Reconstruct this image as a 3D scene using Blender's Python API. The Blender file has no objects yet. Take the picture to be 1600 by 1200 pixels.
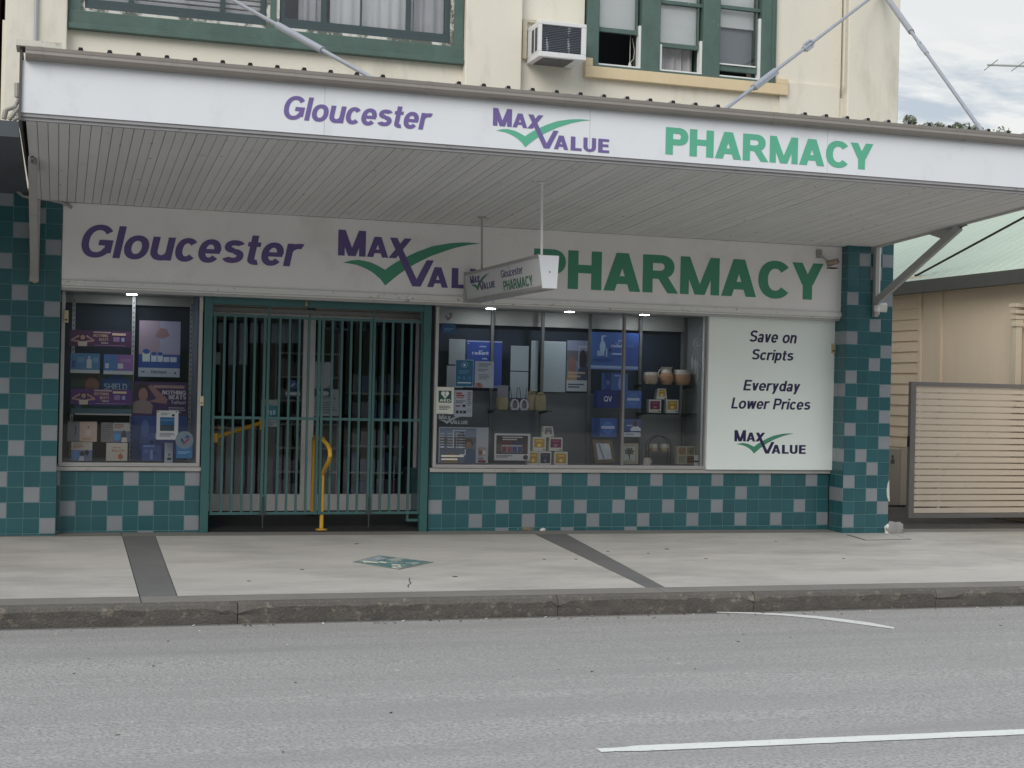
import bpy, math, random
from mathutils import Vector, Matrix, noise as mnoise
S = bpy.context.scene
COL = S.collection
R = math.radians
random.seed(7)

# ------------------------------------------------------------------ camera
CX, CY, CZ, YAW, PITCH, ROLL, FPX = -3.7693, -14.7547, 1.5177, 0.3067, 0.0024, 0.0227, 2232.6
_fw = Vector((math.sin(YAW)*math.cos(PITCH), math.cos(YAW)*math.cos(PITCH), math.sin(PITCH)))
_r0 = Vector((math.cos(YAW), -math.sin(YAW), 0)); _u0 = _r0.cross(_fw)
_rt = _r0*math.cos(ROLL) + _u0*math.sin(ROLL); _up = -_r0*math.sin(ROLL) + _u0*math.cos(ROLL)
CP = Vector((CX, CY, CZ))
cam = bpy.data.cameras.new('camera'); camo = bpy.data.objects.new('camera', cam); COL.objects.link(camo)
cam.sensor_width = 36; cam.lens = FPX/1600*36; cam.clip_end = 5000; cam.clip_start = .05
M3 = Matrix((_rt, _up, -_fw)).transposed()
camo.matrix_world = Matrix.Translation(CP) @ M3.to_4x4()
S.camera = camo

def at(px, py, Y=None, X=None, Z=None):
    """measured photo point -> world point on the plane it belongs to"""
    d = _fw*FPX + _rt*(px-800) - _up*(py-600)
    if Y is not None: t = (Y-CP.y)/d.y
    elif X is not None: t = (X-CP.x)/d.x
    else: t = (Z-CP.z)/d.z
    return CP + d*t
def atg(px, py, a, b, s=-.0045):
    """on the tilted ground plane z = a + s x + b y"""
    d = _fw*FPX + _rt*(px-800) - _up*(py-600)
    t = (a + s*CP.x + b*CP.y - CP.z)/(d.z - s*d.x - b*d.y)
    return CP + d*t
def rect(px0, py0, px1, py1, Y):
    mx, my = (px0+px1)/2, (py0+py1)/2
    return at(px0, my, Y).x, at(px1, my, Y).x, at(mx, py1, Y).z, at(mx, py0, Y).z

# ------------------------------------------------------------------ world, sun, exposure
SUN_EL, SUN_AZ = R(35), R(222)      # compass-like: direction the light comes from, measured from +Y clockwise
W = bpy.data.worlds.new("World"); S.world = W; W.use_nodes = True
nt = W.node_tree; nt.nodes.clear()
def nd(t, tree=None, **k):
    n = (tree or nt).nodes.new(t)
    for a, v in k.items(): setattr(n, a, v)
    return n
out = nd('ShaderNodeOutputWorld'); bg = nd('ShaderNodeBackground'); bg.inputs[1].default_value = .1
sky = nd('ShaderNodeTexSky', sky_type='NISHITA', sun_disc=False, sun_elevation=SUN_EL, sun_rotation=SUN_AZ)
tc = nd('ShaderNodeTexCoord'); sp = nd('ShaderNodeSeparateXYZ')
def mth(op, a, b=None, tree=None, clamp=False):
    n = nd('ShaderNodeMath', tree, operation=op, use_clamp=clamp); t = (tree or nt)
    for i, v in enumerate((a, b)):
        if v is None: continue
        if isinstance(v, (int, float)): n.inputs[i].default_value = v
        else: t.links.new(v, n.inputs[i])
    return n.outputs[0]
L = nt.links.new
L(tc.outputs['Generated'], sp.inputs[0])
zz = mth('ADD', mth('MAXIMUM', sp.outputs[2], 0), .10)
cb = nd('ShaderNodeCombineXYZ'); L(mth('DIVIDE', sp.outputs[0], zz), cb.inputs[0]); L(mth('DIVIDE', sp.outputs[1], zz), cb.inputs[1])
n1 = nd('ShaderNodeTexNoise'); n1.inputs['Scale'].default_value = 4.2; n1.inputs['Detail'].default_value = 7; n1.inputs['Roughness'].default_value = .58
mp = nd('ShaderNodeMapping'); mp.inputs['Rotation'].default_value = (0, 0, R(-32)); mp.inputs['Scale'].default_value = (.6, 1.0, 1); mp.inputs['Location'].default_value = (1.3, 1.1, 0)
L(cb.outputs[0], mp.inputs[0]); L(mp.outputs[0], n1.inputs['Vector'])
# grey-blue undersides sit in a band low over the horizon
band = nd('ShaderNodeMapRange', clamp=True); L(sp.outputs[2], band.inputs[0])
for i, v in ((1, .237), (2, .212), (3, 0), (4, 1)): band.inputs[i].default_value = v
rp = nd('ShaderNodeMapRange', clamp=True); L(n1.outputs[0], rp.inputs[0])
for i, v in ((1, .43), (2, .57), (3, 0), (4, 1)): rp.inputs[i].default_value = v
fac = mth('MULTIPLY', rp.outputs[0], mth('ADD', mth('MULTIPLY', band.outputs[0], .88), .12))
cl = nd('ShaderNodeMix', data_type='RGBA'); L(fac, cl.inputs[0])
hi = nd('ShaderNodeMapRange', clamp=True); L(sp.outputs[2], hi.inputs[0]); hi.inputs[1].default_value = .3; hi.inputs[2].default_value = .6
wh = nd('ShaderNodeMix', data_type='RGBA'); L(hi.outputs[0], wh.inputs[0]); wh.inputs[6].default_value = (7.0, 7.0, 6.75, 1); wh.inputs[7].default_value = (6.6, 7.4, 8.3, 1)
L(wh.outputs[2], cl.inputs[6]); cl.inputs[7].default_value = (4.2, 4.65, 5.1, 1)
mx = nd('ShaderNodeMix', data_type='RGBA'); mx.inputs[0].default_value = .9
L(sky.outputs[0], mx.inputs[6]); L(cl.outputs[2], mx.inputs[7]); L(mx.outputs[2], bg.inputs[0]); L(bg.outputs[0], out.inputs[0])
sun = bpy.data.lights.new('sun', 'SUN'); sun.energy = 1.5; sun.angle = R(38); sun.color = (1, .96, .9)
suno = bpy.data.objects.new('sun', sun); COL.objects.link(suno)
sd = Vector((math.sin(SUN_AZ)*math.cos(SUN_EL), math.cos(SUN_AZ)*math.cos(SUN_EL), math.sin(SUN_EL)))
suno.rotation_euler = sd.to_track_quat('Z', 'Y').to_euler(); suno.location = (0, -10, 30)
S.view_settings.view_transform = 'Standard'; S.view_settings.look = 'None'; S.view_settings.gamma = 1
S.view_settings.use_curve_mapping = False; S.view_settings.exposure = 0.38
S.cycles.max_bounces = 8; S.cycles.diffuse_bounces = 4; S.cycles.transparent_max_bounces = 12
S.cycles.use_denoising = True

# ------------------------------------------------------------------ materials
MATS = {}
def mat(name, c=(.5, .5, .5), rough=.6, var=.12, scale=6, bump=0, bscale=60, metal=0, spec=.5, island=0, dirt=None, dscale=3, dlo=.55, dhi=.7, streak=False, fine=0, coat=0):
    """principled surface; var: broad tonal noise, dirt: stain colour where a noise passes a threshold, island: tone per piece"""
    if name in MATS: return MATS[name]
    m = bpy.data.materials.new(name); m.use_nodes = True; t = m.node_tree; b = t.nodes['Principled BSDF']
    b.inputs['Roughness'].default_value = rough; b.inputs['Metallic'].default_value = metal
    b.inputs['Specular IOR Level'].default_value = spec
    if coat: b.inputs['Coat Weight'].default_value = coat
    g = nd('ShaderNodeNewGeometry', t); lk = t.links.new
    n = nd('ShaderNodeTexNoise', t); n.inputs['Scale'].default_value = scale; n.inputs['Detail'].default_value = 6; n.inputs['Roughness'].default_value = .62
    vec = g.outputs['Position']
    if streak:
        q = nd('ShaderNodeMapping', t); q.inputs['Scale'].default_value = streak if isinstance(streak, tuple) else (1, 1, .18); lk(vec, q.inputs[0]); vec = q.outputs[0]
    lk(vec, n.inputs['Vector'])
    k = mth('MULTIPLY_ADD', n.outputs[0], 2*var, t); k.node.inputs[2].default_value = 1-var
    if island:
        k2 = mth('MULTIPLY_ADD', g.outputs['Random Per Island'], island*2, t); k2.node.inputs[2].default_value = 1-island; k = mth('MULTIPLY', k, k2, t)
    if fine:
        n3 = nd('ShaderNodeTexNoise', t); n3.inputs['Scale'].default_value = bscale; n3.inputs['Detail'].default_value = 3; lk(g.outputs['Position'], n3.inputs['Vector'])
        k3 = mth('MULTIPLY_ADD', n3.outputs[0], fine*2, t); k3.node.inputs[2].default_value = 1-fine; k = mth('MULTIPLY', k, k3, t)
    v = nd('ShaderNodeVectorMath', t, operation='SCALE'); v.inputs[0].default_value = c; lk(k, v.inputs['Scale'])
    o = v.outputs[0]
    if dirt:
        n2 = nd('ShaderNodeTexNoise', t); n2.inputs['Scale'].default_value = dscale; n2.inputs['Detail'].default_value = 8; n2.inputs['Roughness'].default_value = .68; lk(vec, n2.inputs['Vector'])
        r = nd('ShaderNodeMapRange', t, clamp=True); lk(n2.outputs[0], r.inputs[0]); r.inputs[1].default_value = dlo; r.inputs[2].default_value = dhi
        x = nd('ShaderNodeMix', t, data_type='RGBA'); lk(r.outputs[0], x.inputs[0]); lk(o, x.inputs[6]); x.inputs[7].default_value = (*dirt, 1); o = x.outputs[2]
    lk(o, b.inputs['Base Color'])
    if bump:
        nb = nd('ShaderNodeTexNoise', t); nb.inputs['Scale'].default_value = bscale; nb.inputs['Detail'].default_value = 4; lk(g.outputs['Position'], nb.inputs['Vector'])
        bp = nd('ShaderNodeBump', t); bp.inputs['Strength'].default_value = bump; bp.inputs['Distance'].default_value = .02; lk(nb.outputs[0], bp.inputs['Height']); lk(bp.outputs[0], b.inputs['Normal'])
    MATS[name] = m; return m
def glass(name, tint=(.8, .86, .88), refl=1.0):
    if name in MATS: return MATS[name]
    m = bpy.data.materials.new(name); m.use_nodes = True; t = m.node_tree; t.nodes.clear()
    o = nd('ShaderNodeOutputMaterial', t); x = nd('ShaderNodeMixShader', t); tr = nd('ShaderNodeBsdfTransparent', t); gl = nd('ShaderNodeBsdfGlossy', t)
    fr = nd('ShaderNodeFresnel', t); fr.inputs[0].default_value = 1.5
    tr.inputs[0].default_value = (*tint, 1); gl.inputs['Roughness'].default_value = .02
    t.links.new(mth('MULTIPLY', fr.outputs[0], refl, t, True), x.inputs[0]); t.links.new(tr.outputs[0], x.inputs[1]); t.links.new(gl.outputs[0], x.inputs[2]); t.links.new(x.outputs[0], o.inputs[0])
    MATS[name] = m; return m
def emit(name, c, s):
    if name in MATS: return MATS[name]
    m = bpy.data.materials.new(name); m.use_nodes = True; b = m.node_tree.nodes['Principled BSDF']
    b.inputs['Emission Color'].default_value = (*c, 1); b.inputs['Emission Strength'].default_value = s
    MATS[name] = m; return m
def ink(r, g, b):
    """printed colour given as sRGB 0-255"""
    f = lambda v: ((v/255+.055)/1.055)**2.4 if v > 10 else v/255/12.92
    return mat('ink_%d_%d_%d' % (r, g, b), (f(r), f(g), f(b)), .45, .05, 9)

# ------------------------------------------------------------------ mesh builder
def root_loc(p):
    v = Vector((0, 0, 0))
    while p is not None: v = v + p.location; p = p.parent
    return v
class MB:
    def __init__(s): s.v = []; s.f = []; s.m = []; s.mats = []
    def mi(s, m):
        if m is None: m = s.mats[0] if s.mats else None
        if m not in s.mats: s.mats.append(m)
        return s.mats.index(m)
    def add(s, vs, fs, m=None):
        k = len(s.v); i = s.mi(m); s.v += [tuple(v) for v in vs]; s.f += [tuple(a+k for a in f) for f in fs]; s.m += [i]*len(fs); return s
    def box(s, x0, x1, y0, y1, z0, z1, m=None):
        if x0 > x1: x0, x1 = x1, x0
        if y0 > y1: y0, y1 = y1, y0
        if z0 > z1: z0, z1 = z1, z0
        v = [(x, y, z) for z in (z0, z1) for y in (y0, y1) for x in (x0, x1)]
        return s.add(v, [(0, 2, 3, 1), (4, 5, 7, 6), (0, 1, 5, 4), (2, 6, 7, 3), (0, 4, 6, 2), (1, 3, 7, 5)], m)
    def quad(s, a, b, c, d, m=None): return s.add([a, b, c, d], [(0, 1, 2, 3)], m)
    def prism(s, pts, d, m=None, fan=None):
        """polygon (3-D points) extruded by vector d"""
        n = len(pts); d = Vector(d); p2 = [Vector(p)+d for p in pts]
        fs = [tuple(range(n))[::-1], tuple(range(n, 2*n))] + [(i, (i+1) % n, (i+1) % n+n, i+n) for i in range(n)]
        return s.add(list(pts)+p2, fs, m)
    def tube(s, pts, r, m=None, n=10, caps=True, flat=1.0):
        pts = [Vector(p) for p in pts]; k0 = len(s.v); rs = r if isinstance(r, (list, tuple)) else [r]*len(pts); ring = []
        vs = []; prev = None
        for i, p in enumerate(pts):
            t = (pts[min(i+1, len(pts)-1)]-pts[max(i-1, 0)]).normalized()
            if prev is None:
                a = Vector((0, 0, 1)) if abs(t.z) < .9 else Vector((1, 0, 0)); u = t.cross(a).normalized()
            else: u = (prev - t*prev.dot(t)).normalized()
            prev = u; w = t.cross(u)
            for j in range(n):
                a = 2*math.pi*j/n; vs.append(p + (u*math.cos(a) + w*math.sin(a)*flat)*rs[i])
        fs = []
        for i in range(len(pts)-1):
            for j in range(n): fs.append((i*n+j, i*n+(j+1) % n, (i+1)*n+(j+1) % n, (i+1)*n+j))
        if caps: fs += [tuple(range(n))[::-1], tuple(range((len(pts)-1)*n, len(pts)*n))]
        return s.add(vs, fs, m)
    def lathe(s, c, prof, m=None, n=20, axis='z'):
        vs = []; c = Vector(c)
        for r, h in prof:
            for j in range(n):
                a = 2*math.pi*j/n; q = (r*math.cos(a), r*math.sin(a), h)
                if axis == 'y': q = (q[0], q[2], q[1])
                vs.append(c+Vector(q))
        fs = [(i*n+j, i*n+(j+1) % n, (i+1)*n+(j+1) % n, (i+1)*n+j) for i in range(len(prof)-1) for j in range(n)]
        fs += [tuple(range(n))[::-1], tuple(range((len(prof)-1)*n, len(prof)*n))]
        return s.add(vs, fs, m)
    def build(s, name, parent=None, m=None, bevel=0, smooth=False, seg=2):
        me = bpy.data.meshes.new(name); off = root_loc(parent)
        me.from_pydata([(a-off.x, b-off.y, c-off.z) for a, b, c in s.v], [], s.f)
        ms = [m if x is None else x for x in s.mats] or [m]
        ms = [x for x in ms if x is not None]
        for x in ms: me.materials.append(x)
        if len(ms) > 1: me.polygons.foreach_set('material_index', s.m)
        me.update()
        import bmesh as bm_
        b = bm_.new(); b.from_mesh(me); bm_.ops.recalc_face_normals(b, faces=b.faces[:]) if name not in OPEN else None; b.to_mesh(me); b.free()
        if smooth: me.shade_smooth()
        o = bpy.data.objects.new(name, me); COL.objects.link(o)
        if parent: o.parent = parent
        if bevel:
            bv = o.modifiers.new('bevel', 'BEVEL'); bv.width = bevel; bv.segments = seg; bv.limit_method = 'ANGLE'; bv.angle_limit = R(40)
        if smooth:
            try: me.set_sharp_from_angle(angle=R(40))
            except Exception: pass
        return o
OPEN = {'ground', 'road'}
def tag(o, label, cat, group=None):
    o['label'] = label; o['category'] = cat
    if group: o['group'] = group
    if o.type == 'MESH' and o.location.length == 0 and o.parent is None:      # origin to the foot of the thing
        v = [q.co for q in o.data.vertices]; c = Vector(((min(q.x for q in v)+max(q.x for q in v))/2, (min(q.y for q in v)+max(q.y for q in v))/2, min(q.z for q in v)))
        o.data.transform(Matrix.Translation(-c)); o.location = c
    return o
def thing(name, label, cat, loc=(0, 0, 0), group=None):
    o = bpy.data.objects.new(name, None); COL.objects.link(o); o.location = loc; o.empty_display_size = .1
    return tag(o, label, cat, group)
def struct(o): o['kind'] = 'structure'; return o
def dup(root, loc, label, group=None):
    """a copy of a thing with copies of its parts and sub-parts"""
    c = root.copy(); COL.objects.link(c); c.location = loc; c['label'] = label
    if group: c['group'] = group
    for ch in list(root.children):
        d = ch.copy(); COL.objects.link(d); d.parent = c
        for g in list(ch.children):
            e = g.copy(); COL.objects.link(e); e.parent = d
    return c

# ------------------------------------------------------------------ lettering: a bold grotesque drawn stroke by stroke
def glyph(ch, w, h):
    P = []; xh = .73
    def V(x, y0, y1, ww=None): ww = ww or w; P.append([(x-ww/2, y0), (x+ww/2, y0), (x+ww/2, y1), (x-ww/2, y1)])
    def H(x0, x1, y, hh=None): hh = hh or h; P.append([(x0, y-hh/2), (x1, y-hh/2), (x1, y+hh/2), (x0, y+hh/2)])
    def D(x0, y0, x1, y1, k=1.08): k = k*w/2; P.append([(x0-k, y0), (x0+k, y0), (x1+k, y1), (x1-k, y1)])
    def A(cx, cy, rx, ry, a0, a1, n=None):
        n = n or max(8, int(abs(a1-a0)/8)); o, i_ = [], []
        for j in range(n+1):
            a = R(a0+(a1-a0)*j/n); c_, s_ = math.cos(a), math.sin(a); k_ = (abs(c_)**2.18+abs(s_)**2.18)**(-1/2.18); c_ *= k_; s_ *= k_
            o.append((cx+(rx+w/2)*c_, cy+(ry+h/2)*s_)); i_.append((cx+(rx-w/2)*c_, cy+(ry-h/2)*s_))
        P.append(('strip', o, i_))
    def O(x0, x1, y0, y1, a0=0, a1=360): A((x0+x1)/2, (y0+y1)/2, (x1-x0-w)/2, (y1-y0-h)/2, a0, a1)
    b = w/2
    def bowl(W_): O(0, W_, -.01, xh+.01)
    if ch == ' ': return .38, P
    if ch == '.': H(0, w, h/2); return w, P
    if ch == '-': H(0, .32, .36); return .32, P
    if ch == ':': H(0, w, h/2); H(0, w, .6); return w, P
    if ch == 'A': Wd = 1.0; D(b*1.08, 0, Wd/2-b*.12, 1); D(Wd-b*1.08, 0, Wd/2+b*.12, 1); H(.24, Wd-.24, .29, h*.95); return Wd, P
    if ch == 'B': V(b, 0, 1); H(b, .5, h/2); H(b, .48, 1-h/2); H(b, .5, .52); A(.5, .26+h/8, .36-b, .26-h/2+h/8, -90, 90); A(.48, .76-h/8+.01, .33-b, .24-h/2+h/8-.01, -90, 90); return .86, P
    if ch == 'C': O(0, .98, -.015, 1.015, 40, 320); return .92, P
    if ch == 'D': V(b, 0, 1); H(b, .42, h/2); H(b, .42, 1-h/2); A(.42, .5, .5-b, .5-h/2, -90, 90); return .92, P
    if ch == 'E': V(b, 0, 1); H(b, .76, h/2); H(b, .74, 1-h/2); H(b, .7, .52); return .78, P
    if ch == 'F': V(b, 0, 1); H(b, .72, 1-h/2); H(b, .66, .5); return .74, P
    if ch == 'G': O(0, 1.02, -.015, 1.015, 38, 325); V(1.02-b-.02, .14, .5); H(.55, 1.0, .46); return 1.02, P
    if ch == 'H': V(b, 0, 1); V(.9-b, 0, 1); H(b, .9-b, .53); return .9, P
    if ch == 'I': V(b, 0, 1); return w, P
    if ch == 'K': V(b, 0, 1); D(.9-b, 0, .4, .62); D(.26, .36, .86-b, 1); return .92, P
    if ch == 'L': V(b, 0, 1); H(b, .7, h/2); return .7, P
    if ch == 'M': q = w*.88; V(q/2, 0, 1, q); V(1.1-q/2, 0, 1, q); D(.55-.015, 0, q*.55, 1, .92); D(.55+.015, 0, 1.1-q*.55, 1, .92); return 1.1, P
    if ch == 'N': V(b, 0, 1); V(.9-b, 0, 1); D(.9-b*1.1, 0, b*1.1, 1, 1.1); return .9, P
    if ch == 'O': O(0, 1.04, -.015, 1.015); return 1.04, P
    if ch == 'P': V(b, 0, 1); H(b, .48, 1-h/2); H(b, .48, .38+h/2-.02); A(.48, .68, .36-b, .32-h/2+.0, -90, 90); return .84, P
    if ch == 'Q': O(0, 1.04, -.015, 1.015); D(.95, -.06, .6, .26); return 1.04, P
    if ch == 'R': V(b, 0, 1); H(b, .5, 1-h/2); H(b, .52, .4+h/2-.03); A(.5, .69, .37-b, .31-h/2, -90, 90); D(.96-b*.9, 0, .55, .42); return .98, P
    if ch == 'S': A(.42, .745, .41-b, .255-h/2+.015, 25, 270); A(.42, .255+h/2-.03, .43-b, .27-h/2+.02, 90, -155); return .84, P
    if ch == 'T': V(.4, 0, 1); H(0, .8, 1-h/2); return .8, P
    if ch == 'U': V(b, .36, 1); V(.9-b, .36, 1); A(.45, .36, .45-b, .37-h/2, 180, 360); return .9, P
    if ch == 'V': D(.45-b*.15, 0, b*1.05, 1); D(.45+b*.15, 0, .9-b*1.05, 1); return .9, P
    if ch == 'X': D(b*1.1, 0, .92-b*1.1, 1, 1.15); D(.92-b*1.1, 0, b*1.1, 1, 1.15); return .92, P
    if ch == 'Y': V(.46, 0, .46); D(.46-b*.05, .4, b*1.1, 1, 1.1); D(.46+b*.05, .4, .92-b*1.1, 1, 1.1); return .92, P
    if ch == 'W': D(.3, 0, .1, 1); D(.3, 0, .6, 1); D(.9, 0, .6, 1); D(.9, 0, 1.1, 1); return 1.2, P
    if ch == 'a': A(.33, xh-.24+.0, .31-b, .25-h/2, 5, 165); V(.64-b, 0, xh-.22); A(.31, .2, .31-b, .22-h/2, 0, 360); return .67, P
    if ch == 'b': V(b, 0, 1); O(.03, .72, -.01, xh+.01); return .72, P
    if ch == 'c': O(0, .74, -.012, xh+.012, 40, 320); return .70, P
    if ch == 'd': V(.72-b, 0, 1); O(0, .69, -.01, xh+.01); return .72, P
    if ch == 'e': O(0, .75, -.012, xh+.012, 0, 322); H(b, .75-b*.2, xh/2-.01, h*.82); return .75, P
    if ch == 'f': V(.2, 0, .8); A(.4, .8, .2, .2-h/2, 180, 80); H(0, .42, xh-h/2, h*.85); return .44, P
    if ch == 'g': O(0, .69, -.01, xh+.01); V(.72-b, .0, xh); A(.37, -.02, .35-b, .25-h/2, 0, -150); return .72, P
    if ch == 'h': V(b, 0, 1); A(.36, xh-.29, .34-b, .3-h/2, 0, 180); V(.7-b, 0, xh-.28); return .7, P
    if ch == 'i': V(b, 0, xh); V(b, 1-h*.95, 1); return w, P
    if ch == 'k': V(b, 0, 1); D(.68-b, 0, .34, .46); D(.24, .3, .64-b, xh); return .7, P
    if ch == 'l': V(b, 0, 1); return w, P
    if ch == 'm': V(b, 0, xh); A(.34, xh-.27, .32-b, .28-h/2, 0, 180); V(.66-b, 0, xh-.26); A(.34+.46, xh-.27, .32-b, .28-h/2, 0, 180); V(1.12-b, 0, xh-.26); return 1.12, P
    if ch == 'n': V(b, 0, xh); A(.36, xh-.29, .34-b, .3-h/2, 0, 180); V(.7-b, 0, xh-.28); return .7, P
    if ch == 'o': O(0, .8, -.012, xh+.012); return .8, P
    if ch == 'p': V(b, -.27, xh); O(.03, .72, -.01, xh+.01); return .72, P
    if ch == 'r': V(b, 0, xh); A(.44, xh-.30, .44-b, .31-h/2, 178, 72); return .52, P
    if ch == 's': A(.36, xh*.745, .34-b, xh*.255-h/2+.02, 25, 270); A(.36, xh*.255+h*.4-.01, .36-b, xh*.27-h/2+.03, 90, -155); return .72, P
    if ch == 't': V(.2, .16, .93); A(.38, .17, .18, .18-h/2, 180, 290); H(0, .44, xh-h/2, h*.85); return .46, P
    if ch == 'u': V(b, .28, xh); V(.74-b, 0, xh); A(.37, .30, .37-b, .31-h/2, 180, 360); return .74, P
    if ch == 'v': D(.34-b*.1, 0, b*1.05, xh); D(.34+b*.1, 0, .68-b*1.05, xh); return .68, P
    if ch == 'w': D(.27, 0, b, xh); D(.27, 0, .5, xh); D(.74, 0, .5, xh); D(.74, 0, 1.0-b, xh); return 1.0, P
    if ch == 'x': D(b, 0, .66-b, xh); D(.66-b, 0, b, xh); return .66, P
    if ch == 'y': D(.34-b*.1, 0, b*1.05, xh); D(.22, -.27, .66-b*1.05, xh); return .68, P
    if ch == 'z': H(0, .62, h/2); H(0, .62, xh-h/2); D(b, h*.5, .62-b, xh-h*.5); return .62, P
    if ch == '0': O(0, .7, -.01, 1.01); return .7, P
    if ch == '1': V(.34, 0, 1); D(.12, .66, .3, .92); return .46, P
    if ch == '3': A(.33, .73, .33-b, .28-h/2, 150, -90); A(.33, .27+h/2-.03, .36-b, .28-h/2+.03, 90, -150); return .7, P
    if ch == '4': V(.52, 0, 1); H(0, .7, .3); D(.1, .3, .48, .98); return .72, P
    if ch == '5': H(.1, .64, 1-h/2); V(.1+b, .5, 1); A(.32, .31, .36-b, .32-h/2, 140, -150); return .7, P
    if ch == '8': O(.03, .67, .46, 1.01); O(0, .7, -.01, .46+h); return .7, P
    V(b, 0, 1); return w, P
def text_pts(txt, w=.2, h=.17, shear=0, track=.1):
    """-> list of strokes in em units (cap height 1), total width"""
    x = 0; G = []
    for ch in txt:
        ww, P = glyph(ch, w, h)
        for k, p in enumerate(P):
            f = lambda q: (q[0]+x+shear*q[1], q[1])
            G.append((k, ('strip', [f(q) for q in p[1]], [f(q) for q in p[2]]) if p[0] == 'strip' else [f(q) for q in p]))
        x += ww + track
    return G, x-track
def put(mb, G, O, ux, uy, n, m, th=.002, st=.00025):
    """lay strokes on a plane: origin O, vectors ux, uy per unit, unit normal n (towards the viewer)"""
    O, ux, uy, n = Vector(O), Vector(ux), Vector(uy), Vector(n)
    for k, p in G:
        e = n*(th+st*k)
        T = lambda q: O+ux*q[0]+uy*q[1]
        if p[0] == 'strip':
            a = [T(q) for q in p[1]]; b = [T(q) for q in p[2]]; c = len(a)
            vs = [q+e for q in a]+[q+e for q in b]+a+b; fs = []
            for i in range(c-1):
                fs += [(i, i+1, c+i+1, c+i), (i, 2*c+i, 2*c+i+1, i+1), (c+i, c+i+1, 3*c+i+1, 3*c+i)]
            mb.add(vs, fs, m)
        else:
            a = [T(q) for q in p]; c = len(a)
            mb.add([q+e for q in a]+a, [tuple(range(c))]+[(i, (i+1) % c, (i+1) % c+c, i+c) for i in range(c)], m)
UX, UZ, NF = Vector((1, 0, 0)), Vector((0, 0, 1)), Vector((0, -1, 0))
def fit_text(mb, txt, x0, x1, z0, cap, y, m, w=.2, h=.17, shear=0, track=.1, th=.002):
    G, tw = text_pts(txt, w, h, 0, track)
    sx = (x1-x0-shear*cap)/tw if shear else (x1-x0)/tw
    G, tw = text_pts(txt, w, h, shear*cap/sx, track)
    put(mb, G, (x0, y, z0), UX*sx, UZ*cap, NF, m, th)

CHECK_U = [(21, -30), (50, -19), (82, -15), (125, -23), (155, -37), (181, -52), (210, -27), (241, -5), (297, 29), (362, 60), (440, 79), (500, 85), (552, 83)]
CHECK_L = [(21, -30), (50, -33), (78, -38), (110, -52), (135, -67), (164, -93), (183, -120), (233, -70), (289, -25), (362, 19), (448, 57), (505, 74), (552, 83)]
def logo(mb, O, ux, uy, n, mp_, mg, th=.002):
    """two words stepping round a tick; 670 units wide"""
    # tick, as a ribbon (upper and lower edge sampled together)
    def rs(c, n_):
        d = [0]
        for a, b in zip(c, c[1:]): d.append(d[-1]+math.dist(a, b))
        o = []
        for i in range(n_):
            s_ = d[-1]*i/(n_-1); k = max(j for j in range(len(d)-1) if d[j] <= s_+1e-9); f = (s_-d[k])/(d[k+1]-d[k])
            o.append((c[k][0]+(c[k+1][0]-c[k][0])*f, c[k][1]+(c[k+1][1]-c[k][1])*f))
        return o
    up = rs(CHECK_U[:6], 12)+rs(CHECK_U[5:], 18)[1:]; lo = rs(CHECK_L[:7], 12)+rs(CHECK_L[6:], 18)[1:]
    put(mb, [(0, ('strip', up, lo))], O, ux, uy, n, mg, th)
    G = []
    def word(ch, x0, x1, y0, cap, w=.21):
        g, tw = text_pts(ch, w, .185); sx = (x1-x0)/tw
        for k, p in g:
            f = lambda q: (x0+q[0]*sx, y0+q[1]*cap)
            G.append((k+2, ('strip', [f(q) for q in p[1]], [f(q) for q in p[2]]) if p[0] == 'strip' else [f(q) for q in p]))
    word('M', 0, 105, 0, 110, .30); word('A', 110, 192, 0, 88, .27)
    G.append((2, [(193, 0), (222, 0), (282, 88), (254, 88)]))                 # X, short stroke
    G.append((4, [(197, 88), (226, 88), (318, -118), (288, -118)]))           # X, long leg running into the V
    G.append((5, [(290, -118), (320, -118), (370, -2), (342, -2)]))           # V, right arm
    word('A', 346, 428, -118, 88, .27); word('L', 442, 505, -118, 88, .29); word('U', 515, 588, -118, 88, .29); word('E', 601, 667, -118, 88, .30)
    put(mb, G, O, ux, uy, n, mp_, th)

# ------------------------------------------------------------------ palette
CREAM = mat('cream_render', (.73, .685, .585), .85, .1, 1.3, .12, 40, dirt=(.50, .46, .37), dscale=2.2, dlo=.55, dhi=.85, streak=(1, 1, .3))
CREAM2 = mat('warm_sill_paint', (.66, .53, .34), .7, .1, 8)
TEAL = mat('teal_tile', (.028, .110, .126), .22, .10, 3, 0, spec=.5, island=.10)
GREYT = mat('grey_tile', (.245, .265, .29), .3, .06, 14, 0, island=.05, fine=.06, bscale=160)
GROUT = mat('grout', (.14, .26, .28), .9, .2, 20)
CONC = mat('footpath_concrete', (.52, .495, .455), .9, .2, 1.4, .25, 90, fine=.13, dirt=(.31, .298, .278), dscale=1.5, dlo=.44, dhi=.74, streak=(.4, 1, 1))
CONCD = mat('footpath_dark_strip', (.155, .152, .15), .92, .2, 3, .3, 120, fine=.2)
CONCM = mat('footpath_edge_band', (.22, .208, .19), .92, .24, 2.2, .3, 110, fine=.2)
JOINT = mat('joint_dirt', (.05, .048, .045), .95, .3, 10)
ASPH = mat('asphalt', (.365, .352, .336), .9, .10, .7, .8, 52, fine=.85, dirt=(.295, .284, .271), dscale=1.6, dlo=.42, dhi=.72, streak=(.1, 1, 1))
KERB = mat('kerb_stone', (.115, .106, .094), .95, .3, 4, .45, 60, fine=.4, dirt=(.30, .26, .205), dscale=11, dlo=.56, dhi=.74)
LINEP = mat('road_paint', (.72, .72, .68), .8, .1, 9, .2, 90, fine=.1, dirt=(.3, .3, .3), dscale=22, dlo=.6, dhi=.72)
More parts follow.
